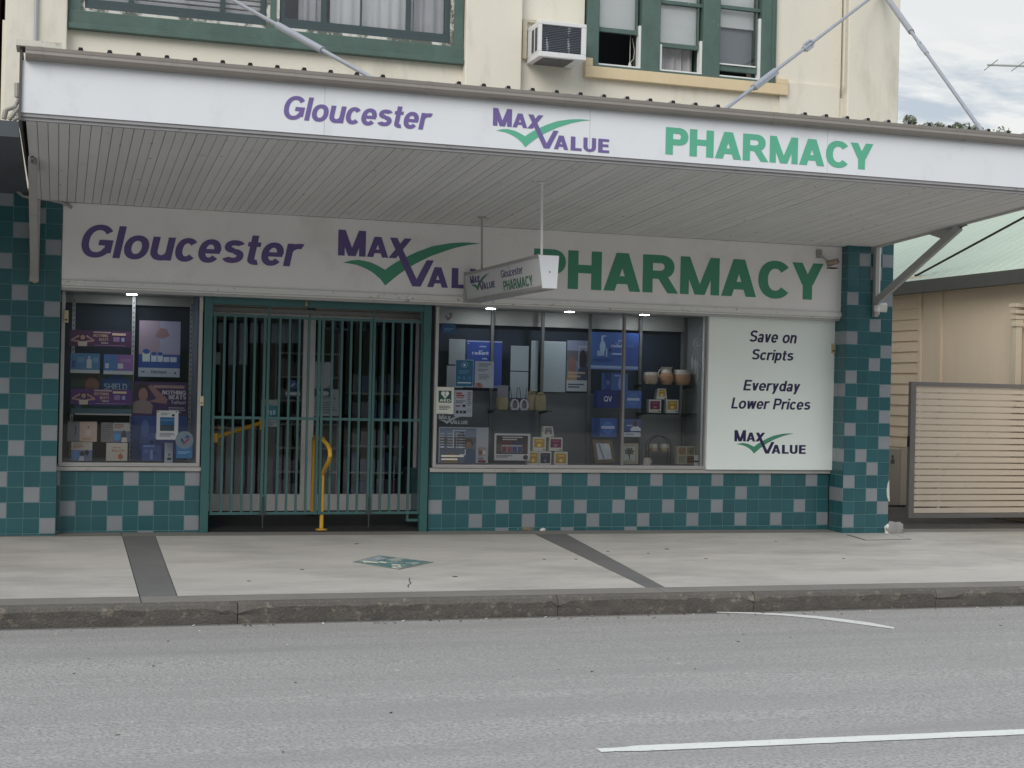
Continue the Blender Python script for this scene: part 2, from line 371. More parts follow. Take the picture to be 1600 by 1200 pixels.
WHITE = mat('white_sign_sheet', (.735, .755, .785), .4, .03, 2, dirt=(.58, .59, .61), dscale=2.4, dlo=.56, dhi=.9, streak=(1.2, 1, .7))
SIGNG = mat('aged_sign_sheet', (.80, .78, .77), .5, .07, 2.2, dirt=(.64, .615, .60), dscale=1.6, dlo=.52, dhi=.8)
TRIMW = mat('white_aluminium', (.70, .69, .67), .45, .1, 7, dirt=(.24, .22, .2), dscale=11, dlo=.60, dhi=.68)
ALU = mat('dull_aluminium', (.42, .41, .4), .45, .12, 6, metal=.35)
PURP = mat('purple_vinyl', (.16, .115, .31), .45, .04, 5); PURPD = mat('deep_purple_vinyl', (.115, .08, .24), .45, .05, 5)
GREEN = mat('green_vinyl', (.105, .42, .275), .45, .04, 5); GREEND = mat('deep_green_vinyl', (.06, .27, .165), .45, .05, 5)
NAVY = mat('navy_vinyl', (.018, .012, .075), .4, .04, 5)
SOFF = mat('soffit_boards', (.62, .615, .605), .75, .08, 1.2, 0, island=.045, fine=.07, bscale=70, dirt=(.36, .35, .33), dscale=3.5, dlo=.62, dhi=.85)
GROOVE = mat('board_groove', (.08, .078, .075), .95, .2, 8)
GUTTER = mat('gutter_metal', (.25, .222, .198), .42, .12, 4, metal=.25, dirt=(.16, .145, .13), dscale=5, dlo=.56, dhi=.8, streak=(1, 1, .3))
ROOFM = mat('roof_sheet', (.34, .34, .335), .5, .1, 4, metal=.3)
DARK = mat('near_black', (.012, .013, .014), .8, .1, 6)
STEEL = mat('grey_painted_steel', (.38, .375, .365), .6, .12, 7, dirt=(.2, .19, .17), dscale=8, dlo=.6, dhi=.8)
GALV = mat('galvanised_rod', (.36, .375, .41), .5, .15, 12, metal=.3)
WPAINT = mat('white_paint', (.76, .76, .745), .45, .05, 6)
GATEG = mat('gate_green', (.033, .115, .115), .45, .12, 8, dirt=(.07, .17, .16), dscale=14, dlo=.64, dhi=.8)
GATEG2 = mat('gate_bar_green', (.042, .118, .116), .45, .12, 8)
YELL = mat('yellow_paint', (.62, .36, .035), .45, .1, 8, dirt=(.36, .2, .03), dscale=12, dlo=.6, dhi=.8)
RUBBER = mat('black_ramp_rubber', (.018, .018, .02), .8, .25, 6, .4, 120, fine=.3)
HERIT = mat('heritage_green_paint', (.078, .127, .108), .6, .32, 6, .15, 30, dirt=(.62, .62, .54), dscale=9, dlo=.70, dhi=.725, streak=(1, 1, .6))
SLATE = mat('slate_sash_paint', (.045, .068, .075), .5, .12, 6)
FLAKE = mat('flaking_white_paint', (.62, .60, .55), .75, .12, 8, .2, 40, dirt=(.12, .13, .11), dscale=5, dlo=.47, dhi=.54)
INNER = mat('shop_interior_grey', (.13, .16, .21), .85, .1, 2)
BACKP = mat('display_back_grey', (.22, .235, .24), .75, .1, 2)
BULK = mat('display_bulkhead', (.42, .43, .41), .75, .05, 2)
GLASSW = glass('shop_glass', (.985, .99, .995), 1.15); GLASSU = glass('upper_glass', (.99, .993, .995), .8); GLASSC = glass('clear_shelf_glass', (.78, .86, .87), 1.0)

# ------------------------------------------------------------------ ground, road, footpath
FB, FA, SX = .035, -.03, -.0045                       # footpath falls to the kerb, street falls slightly to the right
fz = lambda x, y: FA + SX*x + FB*min(y, .6)
YK = -3.77
RB = .03; RA = -.325                                   # road crown
rz = lambda x, y: RA + SX*x + RB*(min(-y, 9.2)-3.84) - .02*max(-y-9.2, 0)
mb = MB()
mb.quad((-1500, -1500, -.9), (1500, -1500, -.9), (1500, 1500, -.9), (-1500, 1500, -.9))
struct(mb.build('ground', m=mat('distant_earth', (.16, .15, .12), .95, .3, .05)))
mb = MB(); xs = [-60+3*i for i in range(41)]; ys = [-3.86, -3.93, -5, -6, -7, -8, -9.2, -11, -13, -16.5, -20]
vs = [(x, y, rz(x, y)) for y in ys for x in xs]; n = len(xs)
mb.add(vs, [(j*n+i, (j+1)*n+i, (j+1)*n+i+1, j*n+i+1) for j in range(len(ys)-1) for i in range(n-1)])
ro = struct(mb.build('road', m=ASPH)); ro.data.materials.append(mat('gutter_silt', (.17, .16, .15), .95, .3, 5, .4, 70, fine=.5))
for pg in ro.data.polygons[:n-1]: pg.material_index = 1
mb = MB(); hx_ = [-260+8*i for i in range(66)]  # unseen ridge added behind the camera to darken reflections in the glass
for j, (y, hh) in enumerate(((-62, 0), (-74, 9), (-95, 17), (-130, 13))): mb.v += [(x, y+5*mnoise.noise(Vector((x*.02, j, 0))), -.9+hh*(1+.35*mnoise.noise(Vector((x*.03, j*3, 5)))+.12*mnoise.noise(Vector((x*.2, j*3, 9))))) for x in hx_]
n = len(hx_); mb.f = [(j*n+i, j*n+i+1, (j+1)*n+i+1, (j+1)*n+i) for j in range(3) for i in range(n-1)]; mb.m = [0]*len(mb.f)
struct(mb.build('reflection_blocker_ridge', m=mat('blocker_dark_green', (.05, .06, .04), .95, .4, .3)))
# footpath: slabs, darker strips and edge bands butted side by side with open joints over a dark bed
mb = MB()
def slab(x0t, x1t, x0b, x1b, yt, yb, m, ru=0):
    g = .004; mb.prism([(x0t+g, yt-g, fz(x0t, yt)-.06), (x1t-g, yt-g, fz(x1t, yt)-.06), (x1b-g, yb+g, fz(x1b, yb)-.06), (x0b+g, yb+g, fz(x0b, yb)-.06)], (0, 0, .06+ru), m)
YT, YB = -.27, -3.52
cuts = [(-14.6, -14.6), (-11, -11), (-7.2, -7.2), (-3.147, -3.15), (-2.835, -2.87), (1.11, 1.03), (1.47, 1.2), (5.62, 5.6), (9.2, 9.2), (14, 14), (22, 22)]
kinds = [CONC, CONC, CONC, CONCD, CONC, CONCD, CONC, CONC, CONC, CONC]
for (a, b), (c, d), k in zip(cuts, cuts[1:], kinds):
    nseg = 4
    for i in range(1):
        slab(a, c, b, d, YT, YB, k)
for a, b in ((-14.6, -3.15), (-3.15, 1.1), (1.1, 5.62), (5.62, 22)):
    slab(a, b, a, b, .02 if a < 5 else .0, YT, CONCM)
    slab(a, b, a, b, YB, YK+.28-.28+.0, CONCM)
struct(mb.build('footpath'))
mb = MB(); mb.prism([(-14.6, .3, fz(-14.6, .3)-.09), (22, .3, fz(22, .3)-.09), (22, YK-.0, fz(22, YK)-.03), (-14.6, YK, fz(-14.6, YK)-.03)], (0, 0, .012))
struct(mb.build('footpath_bed', m=JOINT))
mb = MB(); mb.prism([(5.42, 12, -.09), (60, 12, -.09), (60, .0, -.07), (5.42, .0, -.07)], (0, 0, .01))
struct(mb.build('driveway_ground', m=mat('driveway_bitumen', (.075, .072, .068), .95, .4, 3, .6, 40, fine=.5, dirt=(.14, .125, .09), dscale=2.6, dlo=.55, dhi=.7)))
# kerb of worn stone, cast lengths with open joints
mb = MB(); joints = []
for px in (-260, 365, 742, 1100, 1385, 1452, 1600): pass
jx = [at(p, q, Y=-3.85).x for p, q in ((180, 965), (372, 960), (550, 955), (873, 945), (1030, 940), (1180, 935), (1325, 930), (1465, 926), (1598, 922))]
jx = sorted(jx); jx = [-14, -11, -8, -5.4] + jx[1::2] + [jx[-1]+2.6*k for k in range(1, 7)]
for a, b in zip(jx, jx[1:]):
    nn = max(4, int((b-a)/.06)); vs = []; dz = random.uniform(-.004, .004); dy = random.uniform(-.005, .005)
    for i in range(nn+1):
        f = i/nn; x = a+.003+(b-a-.006)*f; top = fz(x, YK)+.0+dz; bot = rz(x, -3.86)-.05
        nz = lambda s, q: mnoise.noise(Vector((x*s, q, 3.1)))
        e = .03+.02*abs(nz(3, 1))+(.03*max(0, 1-min(f, 1-f)*14) if random.random() < .8 else 0)
        y0 = YK; yf = YK-.075+dy+.012*nz(5, 2)
        vs += [(x, y0-.002, bot), (x, y0-.002, top), (x, yf+e, top+.004*nz(6, 5)), (x, yf+e*.25, top-e*.5+.004*nz(9, 6)), (x, yf, top-e*1.3), (x, yf+.012+.012*nz(7, 8), (top+bot)/2+.01), (x, yf+.03+.014*nz(8, 9), bot)]
    fs = [(i*7+j, (i+1)*7+j, (i+1)*7+j+1, i*7+j+1) for i in range(nn) for j in range(6)] + [tuple(range(7)), tuple(range(nn*7, nn*7+7))[::-1]]
    mb.add(vs, fs)
struct(mb.build('kerb', m=KERB))
# road markings
mb = MB(); N = 70
p = [at(935, 1173, Z=-.19), at(1600, 1145.5, Z=-.19)]
q0 = atg(935, 1173, RA-RB*3.84, -RB); q1 = atg(1600, 1144.5, RA-RB*3.84, -RB); d = (q1-q0); tot = d.length*2.1; d = d.normalized(); sde = Vector((-d.y, d.x, 0)); vs = []
for i in range(N+1):
    c = q0+d*(tot*i/N); k = .058+.006*mnoise.noise(Vector((i*.7, 0, 0)))
    for sg in (-1, 1):
        k *= 1 if i > 2 else .75+.35*mnoise.noise(Vector((i*3.3, sg*2, 1))); w_ = c+sde*sg*k+sde*.006*mnoise.noise(Vector((i*1.3, sg*5, 0))); vs.append((w_.x, w_.y, rz(w_.x, w_.y)+.004))
mb.add(vs, [(2*i, 2*i+1, 2*i+3, 2*i+2) for i in range(N)])
struct(mb.build('lane_marking', m=LINEP))
mb = MB(); vs = []
arc = [(1120, 957.2, .6), (1170, 958.5, 1), (1225, 961, 1.5), (1275, 965, 2.0), (1320, 970.5, 2.3), (1360, 976, 2.4), (1397, 982, 1.2)]
for px, py, hw in arc:
    for sg in (-1, 1):
        a = atg(px, py+sg*hw, RA-RB*3.84, -RB); vs.append((a.x, a.y, rz(a.x, a.y)+.004))
mb.add(vs, [(2*i, 2*i+1, 2*i+3, 2*i+2) for i in range(len(arc)-1)])
struct(mb.build('parking_bay_marking', m=LINEP))

# ------------------------------------------------------------------ pharmacy building
T = .15
XLP0, XLP1 = -3.777-4*T, -3.777            # left pillar
XRP0, XRP1 = 4.8, 5.4                      # right pillar
YLP, YRP, YSIGN = -.20, -.32, -.19
DX0, DX1 = -2.39, 0.0                      # doorway
PH = thing('pharmacy_building', 'two storey cream shop building with teal and grey tiled front and green upper windows', 'building', (.6, 0, 0))

def tiles(name, parent, x0, ncol, nrow, y, grey, part=(), z0=0., base=None, first=None, depth=.3, right=None):
    """rows counted upward from z0; grey = set of (col,row); one raised tile per cell over a grout bed"""
    mb = MB(); g = .0035
    zb = -.12
    xr = x0+ncol*T
    mb.box(x0-(first or 0), xr, y+.004, y+depth, zb, z0+nrow*T, GROUT)
    for c in range(-1 if first else 0, ncol):
        for r in range(-1, nrow):
            xa = x0+c*T+g if c >= 0 else x0-first+g; xb = x0+(c+1)*T-g; za = (z0+r*T+g) if r >= 0 else zb; zc = z0+(r+1)*T-g
            j = random.uniform(-.0006, .0006)
            mb.box(xa, xb, y+j, y+.006, za, zc, GREYT if (c, r) in grey else TEAL)
    if right:   # tiled reveal on the left side of the right pillar
        x = right[0]
        for k in range(2):
            for r in range(-1, nrow):
                mb.box(x-.002, x+.004, y+k*.16+g, min(y+(k+1)*.16-g, y+depth-.005), z0+r*T+g if r >= 0 else zb, z0+(r+1)*T-g, GREYT if r in right[1] else TEAL)
    return mb.build(name, parent, bevel=0)
def rows(top, *rr): return {(c, top-i) for i, r in enumerate(rr) for c in r}
tiles('tiled_plinth', PH, 0, 32, 4, 0, rows(3, (4, 9, 12, 17, 22, 26, 30), (2, 7, 15, 20, 24), (0, 5, 9, 11, 14, 18, 22, 29), (3, 7, 12, 16, 20, 24, 27, 31), (5, 10, 15)))
tiles('tiled_plinth', PH, DX0-9*T, 9, 4, 0, rows(3, (-1, 4, 8), (2, 7), (0, 5), (3, 8), (5, -1)), first=.035)
rp_ = [(0, 0), (3, 1), (2, 2), (0, 3), (2, 4), (1, 5), (3, 6), (0, 7), (3, 8), (1, 9), (3, 10), (0, 11), (2, 12), (3, 13), (0, 14), (2, 15), (0, 17), (3, 17), (2, 19), (1, 20), (3, 20), (2, 21)]
tiles('tiled_pillar', PH, XRP0, 4, 22, YRP, set(rp_), right=(XRP0, {2, 5, 10, 14}))
lp_ = [(3, 0), (0, 1), (2, 2), (0, 3), (3, 4), (1, 5), (3, 6), (0, 7), (2, 8), (0, 9), (3, 10), (1, 11), (2, 12), (0, 13), (3, 14), (1, 15), (0, 17), (3, 18), (1, 19), (2, 20), (0, 21)]
tiles('tiled_pillar', PH, XLP0, 4, 22, YLP, set(lp_))
# broken render edge on the right pillar's outer corner
mb = MB(); pts = [at(px, py, Y=YRP-.003) for px, py in ((1389.5, 750), (1387, 756), (1385.4, 766), (1386.2, 776), (1388.5, 783), (1390, 784))]
mb.prism(pts, (0, .03, 0)); mb.build('chipped_edge', PH, mat('bare_plaster', (.62, .61, .58), .9, .2, 30))
# reveal of plinth ends in the doorway and thick window sills
for x0, x1 in ((-3.786, DX0+.018), (0.0, 4.815)):
    mb = MB(); mb.box(x0, x1, -.035, .30, .598, .642); mb.build('window_sill', PH, mat('sill_paint', (.40, .39, .37), .6, .12, 5, dirt=(.25, .24, .22), dscale=6, dlo=.55, dhi=.8), bevel=.006)
for x in (DX0, 0.0):
    mb = MB(); mb.box(x-.004 if x < -1 else x, x if x < -1 else x+.004, .304, .9, -.1, 2.42); mb.box(x-.004 if x < -1 else x, x if x < -1 else x+.004, .304, .9, -.1, .62)
    MB().box(x-.05 if x < -1 else x, x if x < -1 else x+.05, .31, .9, -.1, .60, TEAL).build('doorway_reveal', PH)
# structural wall above the shopfront, side walls, parapet mass
mb = MB()
mb.box(XLP0, XRP1, -.17, 9, 3.30, 4.70); mb.box(XLP0, XRP1, -.02, 9, 4.70, 4.9)
MB().box(XLP0, XRP1, -.10, .45, 2.44, 3.30).build('shopfront_lintel', PH, SIGNG)
YW, YP = -.19, -.30                       # recessed wall, pilaster faces
up = MB()
# recessed wall with two openings (bays between pilasters)
B1 = (-3.775, .215); B2 = (.834, 4.73)
W2 = (1.575, 3.87)
up.box(XLP0+.01, XRP1-.01, YW+.004, 9, 3.30, 4.935); up.box(B2[0], B2[1], YW+.004, .02, 4.935, 5.0)
up.box(B1[0], B1[1], YW+.004, .0, 6.6, 7.4)
up.box(B2[0], W2[0], YW+.004, .0, 5.0, 7.4); up.box(W2[1], B2[1], YW+.004, .0, 5.0, 7.4); up.box(W2[0], W2[1], YW+.004, .0, 6.9, 7.4)
up.box(B1[0], B1[0]+.02, YW+.004, .0, 4.935, 6.6); up.box(B1[1]-.01, B1[1]+.1, YW+.004, .0, 4.935, 6.6)
up.build('upper_wall', PH, CREAM)
mb = MB(); mb.box(4.46, 4.70, YW-.03, YW+.01, 3.3, at(1280, 133, Y=-.22).z); mb.box(W2[1]+.07, 4.46, YW-.03, YW+.01, 3.3, at(1280, 133, Y=-.22).z)
mb.build('wall_dado', PH, CREAM)
for x0, x1 in ((-4.34, B1[0]), (B1[1], B2[0]), (B2[1]+.03, XRP1+.03)):
    MB().box(x0, x1, YP, .4, 3.30, 7.4).build('pilaster', PH, CREAM, bevel=.012)
MB().box(XRP1-.3, XRP1+.03, .4, 9, -.1, 7.4).build('side_wall', PH, CREAM)
MB().box(XLP0, XLP0+.2, .4, 9, -.1, 7.4).build('side_wall', PH, CREAM)
MB().box(XLP0, XRP1, .42, 9, 7.4, 7.6).build('roof_slab', PH, ROOFM)
# pipe on the wall and conduit on the left pilaster
MB().tube([at(1318, 136, Y=-.31), at(1318, 136, Y=-.31)+Vector((0, 0, 1.4))], .014, n=8).build('wall_pipe', PH, mat('cream_pipe', (.62, .58, .48), .6, .08, 8))
cx_ = at(56, 40, Y=-.325)
MB().tube([(cx_.x, -.325, at(56, 66, Y=-.32).z), (cx_.x, -.325, 7.2)], .018, n=8).build('wall_conduit', PH, mat('grey_conduit', (.38, .385, .42), .5, .08, 8))

# --- upper window 1 (left): green surround, two sashes
def frame_pt(px, py, Y): a = at(px, py, Y); return a.x, a.z
zb1 = at(415, 71.5, Y=-.27).z; zt1 = at(415, 44, Y=-.24).z
w1 = MB(); w1.box(B1[0]+.005, B1[1]-.005, -.27, .0, zb1, zb1+.055); w1.box(B1[0]+.005, B1[1]-.005, -.245, .0, zb1+.055, zt1)
wf = w1.build('window', PH, HERIT, bevel=.006)
mb = MB(); zt = 6.6
ml = at(427, 10, Y=-.22).x
for x0, x1 in ((B1[0]+.01, at(127, 5, Y=-.22).x), (ml-.03, ml+.03), (at(709, 40, Y=-.22).x, B1[1]-.012)): MB().box(x0, x1, -.235, .0, zt1, zt, HERIT).build('window_jamb', wf)
mb = MB()
xA0, xA1 = at(127, 5, Y=-.22).x, ml-.03; xB0, xB1 = ml+.03, at(709, 40, Y=-.22).x
for x0, x1 in ((xA0, xA1), (xB0, xB1)):
    mb.box(x0, x1, -.225, .0, zt1, zt1+.03); mb.box(x0, x0+.035, -.222, .0, zt1+.03, zt); mb.box(x1-.035, x1, -.222, .0, zt1+.03, zt)
mb.build('sash_bed', wf, FLAKE)
def sash(x0, x1, z0, z1, y, bars, wd=.055, m=SLATE, br=.10):
    s_ = MB(); s_.box(x0, x1, y, y+.05, z0, z0+br, m); s_.box(x0, x0+wd, y, y+.05, z0+br, z1, m); s_.box(x1-wd, x1, y, y+.05, z0+br, z1, m); s_.box(x0-.0, x1, y-.012, y, z0-.0, z0+.035, m)
    for b, ww in bars: s_.box(b-ww/2, b+ww/2, y+.005, y+.05, z0+br, z1, m)
    o = s_.build('sash', wf, bevel=.003)
    MB().box(x0+wd, x1-wd, y+.026, y+.03, z0+br, z1, GLASSU).build('pane', wf)
    return o
zs1 = zt1+.03
sash(xA0+.035, xA1-.035, zs1, zt, -.20, [(at(205, 5, Y=-.18).x, .05), (at(348, 15, Y=-.18).x, .05)])
sash(xB0+.035, xB1-.035, zs1, zt, -.20, [(at(506, 25, Y=-.18).x, .055), (at(564, 30, Y=-.18).x, .016), (at(638, 35, Y=-.18).x, .05)])
# rooms behind: dark boxes with curtains and blinds
def curtain(x0, x1, z0, z1, y, m, n=10, amp=.03, name='curtain'):
    c = MB(); N_ = n*8; vs = []
    for i in range(N_+1):
        f = i/N_; x = x0+(x1-x0)*f; o = amp*math.sin(f*n*2*math.pi+.7*math.sin(f*9))+amp*.4*math.sin(f*n*4.7)
        vs += [(x, y+o, z0+.012*math.sin(f*n*3)), (x+.01*math.sin(i), y+o*.6, z1)]
    c.add(vs, [(2*i, 2*i+2, 2*i+3, 2*i+1) for i in range(N_)]); return c.build(name, PH, m, smooth=True)
SHEER = mat('sheer_curtain', (.85, .86, .88), .9, .12, 5, streak=(3, 1, .3)); LACE = mat('grey_curtain', (.62, .62, .66), .9, .15, 5)
curtain(at(462, 10, Y=.1).x, at(503, 10, Y=.1).x, zs1, zt, -.09, LACE, 3); curtain(at(511, 10, Y=.1).x, at(640, 10, Y=.1).x, zs1, zt, -.08, SHEER, 7, .02); curtain(at(640, 10, Y=.1).x, at(720, 10, Y=.1).x, zs1, zt, -.09, LACE, 5)
sl = MB()
for k in range(14):
    z = zs1+.12+.05*k; sl.box(xA0+.12, xA1-.06, -.11, -.075, z, z+.034)
sl.build('window_blind', PH, mat('slat_blind', (.66, .66, .67), .6, .25, 2.5, island=.25), bevel=.003)
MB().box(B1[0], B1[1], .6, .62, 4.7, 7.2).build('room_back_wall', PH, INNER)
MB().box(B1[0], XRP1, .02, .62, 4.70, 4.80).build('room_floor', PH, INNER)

# --- upper window 2 (right): three openings in a green frame above a cream trim
YF = -.235
xs2 = [at(p, 60, Y=YF).x for p in (918, 936, 1003, 1032, 1099, 1125.5, 1190.5, 1213.5)]
zb2 = at(1070, 117, Y=YF).z
cols = []
f2 = MB()
for a, b in ((0, 1), (2, 3), (4, 5), (6, 7)): f2.box(xs2[a], xs2[b], YF, .02, zb2, 7.0)
zo = at(1066, 113, Y=YF).z
for a, b in ((1, 2), (3, 4), (5, 6)): f2.box(xs2[a], xs2[b], YF+.004, .02, zb2, zo)
wf2 = f2.build('window', PH, HERIT, bevel=.004)
def zpy(px, py): return at(px, py, Y=YF+.06).z
# side trim line seen on the frame's right jamb
MB().box(xs2[7]-.06, xs2[7]-.035, YF-.012, YF+.001, zb2, 7).build('jamb_bead', wf2, HERIT)
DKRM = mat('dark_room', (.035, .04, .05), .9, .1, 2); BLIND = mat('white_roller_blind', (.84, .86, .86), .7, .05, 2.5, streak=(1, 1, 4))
data = [  # opening cols, centre px, bottom of the sash rail, its top, blind extent, opening below
    (1, 2, 969, 52.5, 45.5), (3, 4, 1065, 76.5, 69.5), (5, 6, 1158, 113.5, 104.0)]
for a, b, pc, rb, rt in data:
    z0_, z1_ = zpy(pc, rb), zpy(pc, rt); x0, x1 = xs2[a], xs2[b]
    s_ = MB(); s_.box(x0+.005, x1-.03, YF+.05, YF+.09, z0_, z1_, HERIT); s_.box(x0+.002, x0+.022, YF+.052, YF+.09, z1_, z1_+.9, HERIT); s_.box(x1-.05, x1-.03, YF+.052, YF+.09, z1_, z1_+.9, HERIT)
    mt = {969: None, 1065: 6.5, 1158: 14}[pc]
    if mt: zt_ = zpy(pc, mt); s_.box(x0, x1, YF+.04, YF+.088, zt_-.02, zt_+.02, HERIT)
    s_.build('sash', wf2, bevel=.003)
    MB().box(x0+.022, x1-.05, YF+.068, YF+.072, z1_, z1_+.9, GLASSU).build('pane', wf2)
    j = MB(); j.box(x0, x1-.0, YF+.02, YF+.10, zo, zo+.018, WPAINT); j.box(x1-.026, x1-.001, YF+.022, YF+.10, zo+.018, z0_+(.1 if pc < 1150 else .62), WPAINT)
    if pc == 1065: j.box(x0+.001, x0+.03, YF+.022, YF+.10, zo+.018, z0_+.02, WPAINT)
    if pc == 1158: j.box(x0+.002, x1-.05, YF+.035, YF+.05, z1_-.002, z1_+.012, WPAINT)
    j.build('white_jamb', wf2)
def blind(x0, x1, z0, z1, y, m=BLIND, name='roller_blind', sag=0):
    b_ = MB(); N_ = 14; vs = []
    for i in range(N_+1):
        f = i/N_; x = x0+(x1-x0)*f; vs += [(x, y+.004*math.sin(f*7), z0+sag*math.sin(f*math.pi*2.3)), (x, y, z1)]
    b_.add(vs, [(2*i, 2*i+2, 2*i+3, 2*i+1) for i in range(N_)]); b_.box(x0, x1, y-.006, y+.006, z0-.012, z0, m); return b_.build(name, PH, m)
blind(xs2[1]+.02, xs2[2]-.04, zpy(969, 46), 6.6, -.13, sag=.008); blind(xs2[3]+.02, xs2[4]-.04, zpy(1065, 66), 6.6, -.13)
blind(xs2[5]+.02, xs2[6]-.04, zpy(1158, 41), 6.6, -.10)
MB().box(xs2[5]+.02, xs2[6]-.04, -.06, -.05, zo+.12, zpy(1158, 38), mat('grey_blockout', (.30, .33, .37), .8, .06, 2)).build('blockout_blind', PH)
curtain(xs2[3]+.03, xs2[4]-.04, zo, zpy(1065, 70), -.03, mat('grey_drape', (.42, .41, .42), .9, .1, 3), 4, .025)
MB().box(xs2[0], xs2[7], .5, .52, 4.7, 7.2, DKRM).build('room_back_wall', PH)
cd = MB(); a = at(985, 60, Y=-.08); b = at(984, 100, Y=-.08); cd.tube([a+Vector((0, 0, .4)), b], .004, n=6)
cd.tube([at(988, 60, Y=-.08), at(991.5, 80, Y=-.08), at(990, 92, Y=-.08), at(985, 98, Y=-.08)], .004, n=6); cd.lathe(b-Vector((0, 0, .03)), [(.006, .05), (.016, .03), (.022, 0)], n=10)
cd.build('blind_cord', PH, mat('cord_white', (.6, .56, .5), .7, .1, 8))
# cream trim round the foot of the window, turned up at both ends
tr = MB(); zt0 = at(1070, 134, Y=-.25).z; zt1_ = zb2-.003
xl_, xr_ = at(914, 118, Y=-.25).x, at(1231, 135, Y=-.25).x
tr.box(xl_, xr_, -.26, YW+.006, zt0, zt1_); tr.box(xl_, xs2[0]+.06, -.26, YW+.006, zt1_, zt1_+.085); tr.box(xs2[7]+.0, xr_, -.26, YW+.006, zt1_, zt1_+.06)
tr.build('window_trim', PH, CREAM2, bevel=.004)
# ---------------- wall air conditioner
AC = thing('window_air_conditioner', 'white boxy air conditioner with dark louvred grille poking out of the cream wall', 'air conditioner', (1.17, -.4, 5.0))
ya = -.62
x0, x1 = at(843, 60, Y=ya).x, at(916.5, 65, Y=ya).x; z1 = at(880, 34.5, Y=ya).z; z0 = at(880, 91, Y=ya).z
m = MB(); fw_ = .055
m.box(x0, x1, ya, -.2, z0, z0+fw_); m.box(x0, x1, ya, -.2, z1-fw_*.75, z1); m.box(x0, x0+.03, ya, -.2, z0+fw_, z1-fw_*.75); m.box(x1-fw_, x1, ya, -.2, z0+fw_, z1-fw_*.75); m.box(x0+.03, x1-fw_, ya+.06, -.2, z0+fw_, z1-fw_*.75)
m.build('case', AC, mat('aged_white_case', (.70, .70, .70), .5, .06, 5, dirt=(.42, .38, .32), dscale=7, dlo=.62, dhi=.8), bevel=.006)
g_ = MB(); nsl = 16
for k in range(nsl):
    z = z0+fw_+(z1-z0-fw_*1.75)*(k+.5)/nsl; g_.prism([(x0+.032, ya+.010, z-.006), (x0+.032, ya+.014, z-.009), (x0+.032, ya+.040, z+.007), (x0+.032, ya+.036, z+.010)], (x1-fw_-x0-.034, 0, 0))
g_.build('grille', AC, mat('dark_fins', (.17, .19, .225), .5, .25, 30, metal=.1, dirt=(.75, .77, .8), dscale=9, dlo=.60, dhi=.65, streak=(1.4, 1, .35)))
v_ = MB()
for k in range(2):
    yy = ya+.07+.11*k; MB().box(x0-.003, x0+.002, yy, yy+.075, z0+.075, z1-.06, mat('dark_vent', (.06, .065, .075), .6, .1, 9)).build('side_vent', AC)
MB().box(x0+.06, x1-.12, ya+.05, -.24, z0-.006, z0+.002, mat('under_tray', (.1, .1, .11), .6, .2, 9)).build('base_tray', AC)
fr = MB(); fx0 = at(816, 60, Y=-.22).x; fr.box(fx0, fx0+.05, -.235, YW+.005, at(820, 93, Y=-.2).z, at(820, 31, Y=-.2).z); fr.box(fx0+.05, x0+.09, -.235, YW+.005, at(830, 36.5, Y=-.2).z, at(830, 31.5, Y=-.2).z)
fr.build('wall_frame', AC, mat('cream_timber', (.52, .46, .36), .7, .12, 7), bevel=.004)

# ---------------- awning
XL, XR, YA = -4.079, 5.184, -3.682
ZR, ZF0, ZF1 = 3.222, 3.452, 3.834          # soffit at the wall, fascia bottom, fascia top
zsof = lambda y: ZR+(ZF0-.03-ZR)*(-(y)-.19)/(3.64-.19)
AW = thing('street_awning', 'wide suspended awning over the footpath with white lettered fascia and grey gutter', 'awning', (.55, -1.9, 3.4))
mb = MB(); bw = .0782; nb_ = int((XR-XL)/bw)
for i in range(nb_+1):
    xa = XL+.03+i*bw; xb = min(xa+bw-.0045, XR-.06); j = random.uniform(-.0015, .0015)
    if xb > xa: mb.prism([(xa, -.175, zsof(-.175)+j), (xb, -.175, zsof(-.175)+j), (xb, -3.635, zsof(-3.635)+j), (xa, -3.635, zsof(-3.635)+j)], (0, 0, .014))
mb.build('soffit', AW, SOFF)
MB().prism([(XL+.03, -.175, zsof(-.175)+.016), (XR-.06, -.175, zsof(-.175)+.016), (XR-.06, -3.635, zsof(-3.635)+.016), (XL+.03, -3.635, zsof(-3.635)+.016)], (0, 0, .01)).build('soffit_backing', AW, GROOVE)
MB().box(XL, XR, YA, YA+.035, ZF0, ZF1).build('fascia', AW, WHITE)
mb = MB(); mb.box(XL+.0, XR, YA+.012, YA+.045, ZF0-.026, ZF0-.001); mb.box(XL, XR, YA+.03, YA+.075, ZF0-.05, ZF0-.027)
mb.build('fascia_trim', AW, mat('lilac_grey_trim', (.33, .32, .33), .5, .12, 5, dirt=(.16, .15, .14), dscale=6, dlo=.6, dhi=.75))
# quad gutter
prof = [(-.0, .0), (-.045, -.002), (-.072, .012), (-.084, .036), (-.078, .058), (-.080, .066), (-.080, .090), (-.072, .090), (-.070, .068), (-.0, .068)]
mb = MB(); mb.prism([(XL+.02, YA+a, ZF1+b) for a, b in prof], (XR-XL-.0, 0, 0))
gut = mb.build('gutter', AW, GUTTER)
mb = MB()
for px in (60, 262, 456, 671, 888, 1060, 1214, 1367, 1514):
    x = at(px, 150, Y=YA-.08).x; pr = [(a*1.035-.001, b*1.02-.001) for a, b in prof[:7]]+[(-.0, .03)]
    MB().prism([(x-.022, YA+a, ZF1+b) for a, b in pr], (.044, 0, 0), GUTTER).build('gutter_joint', gut)
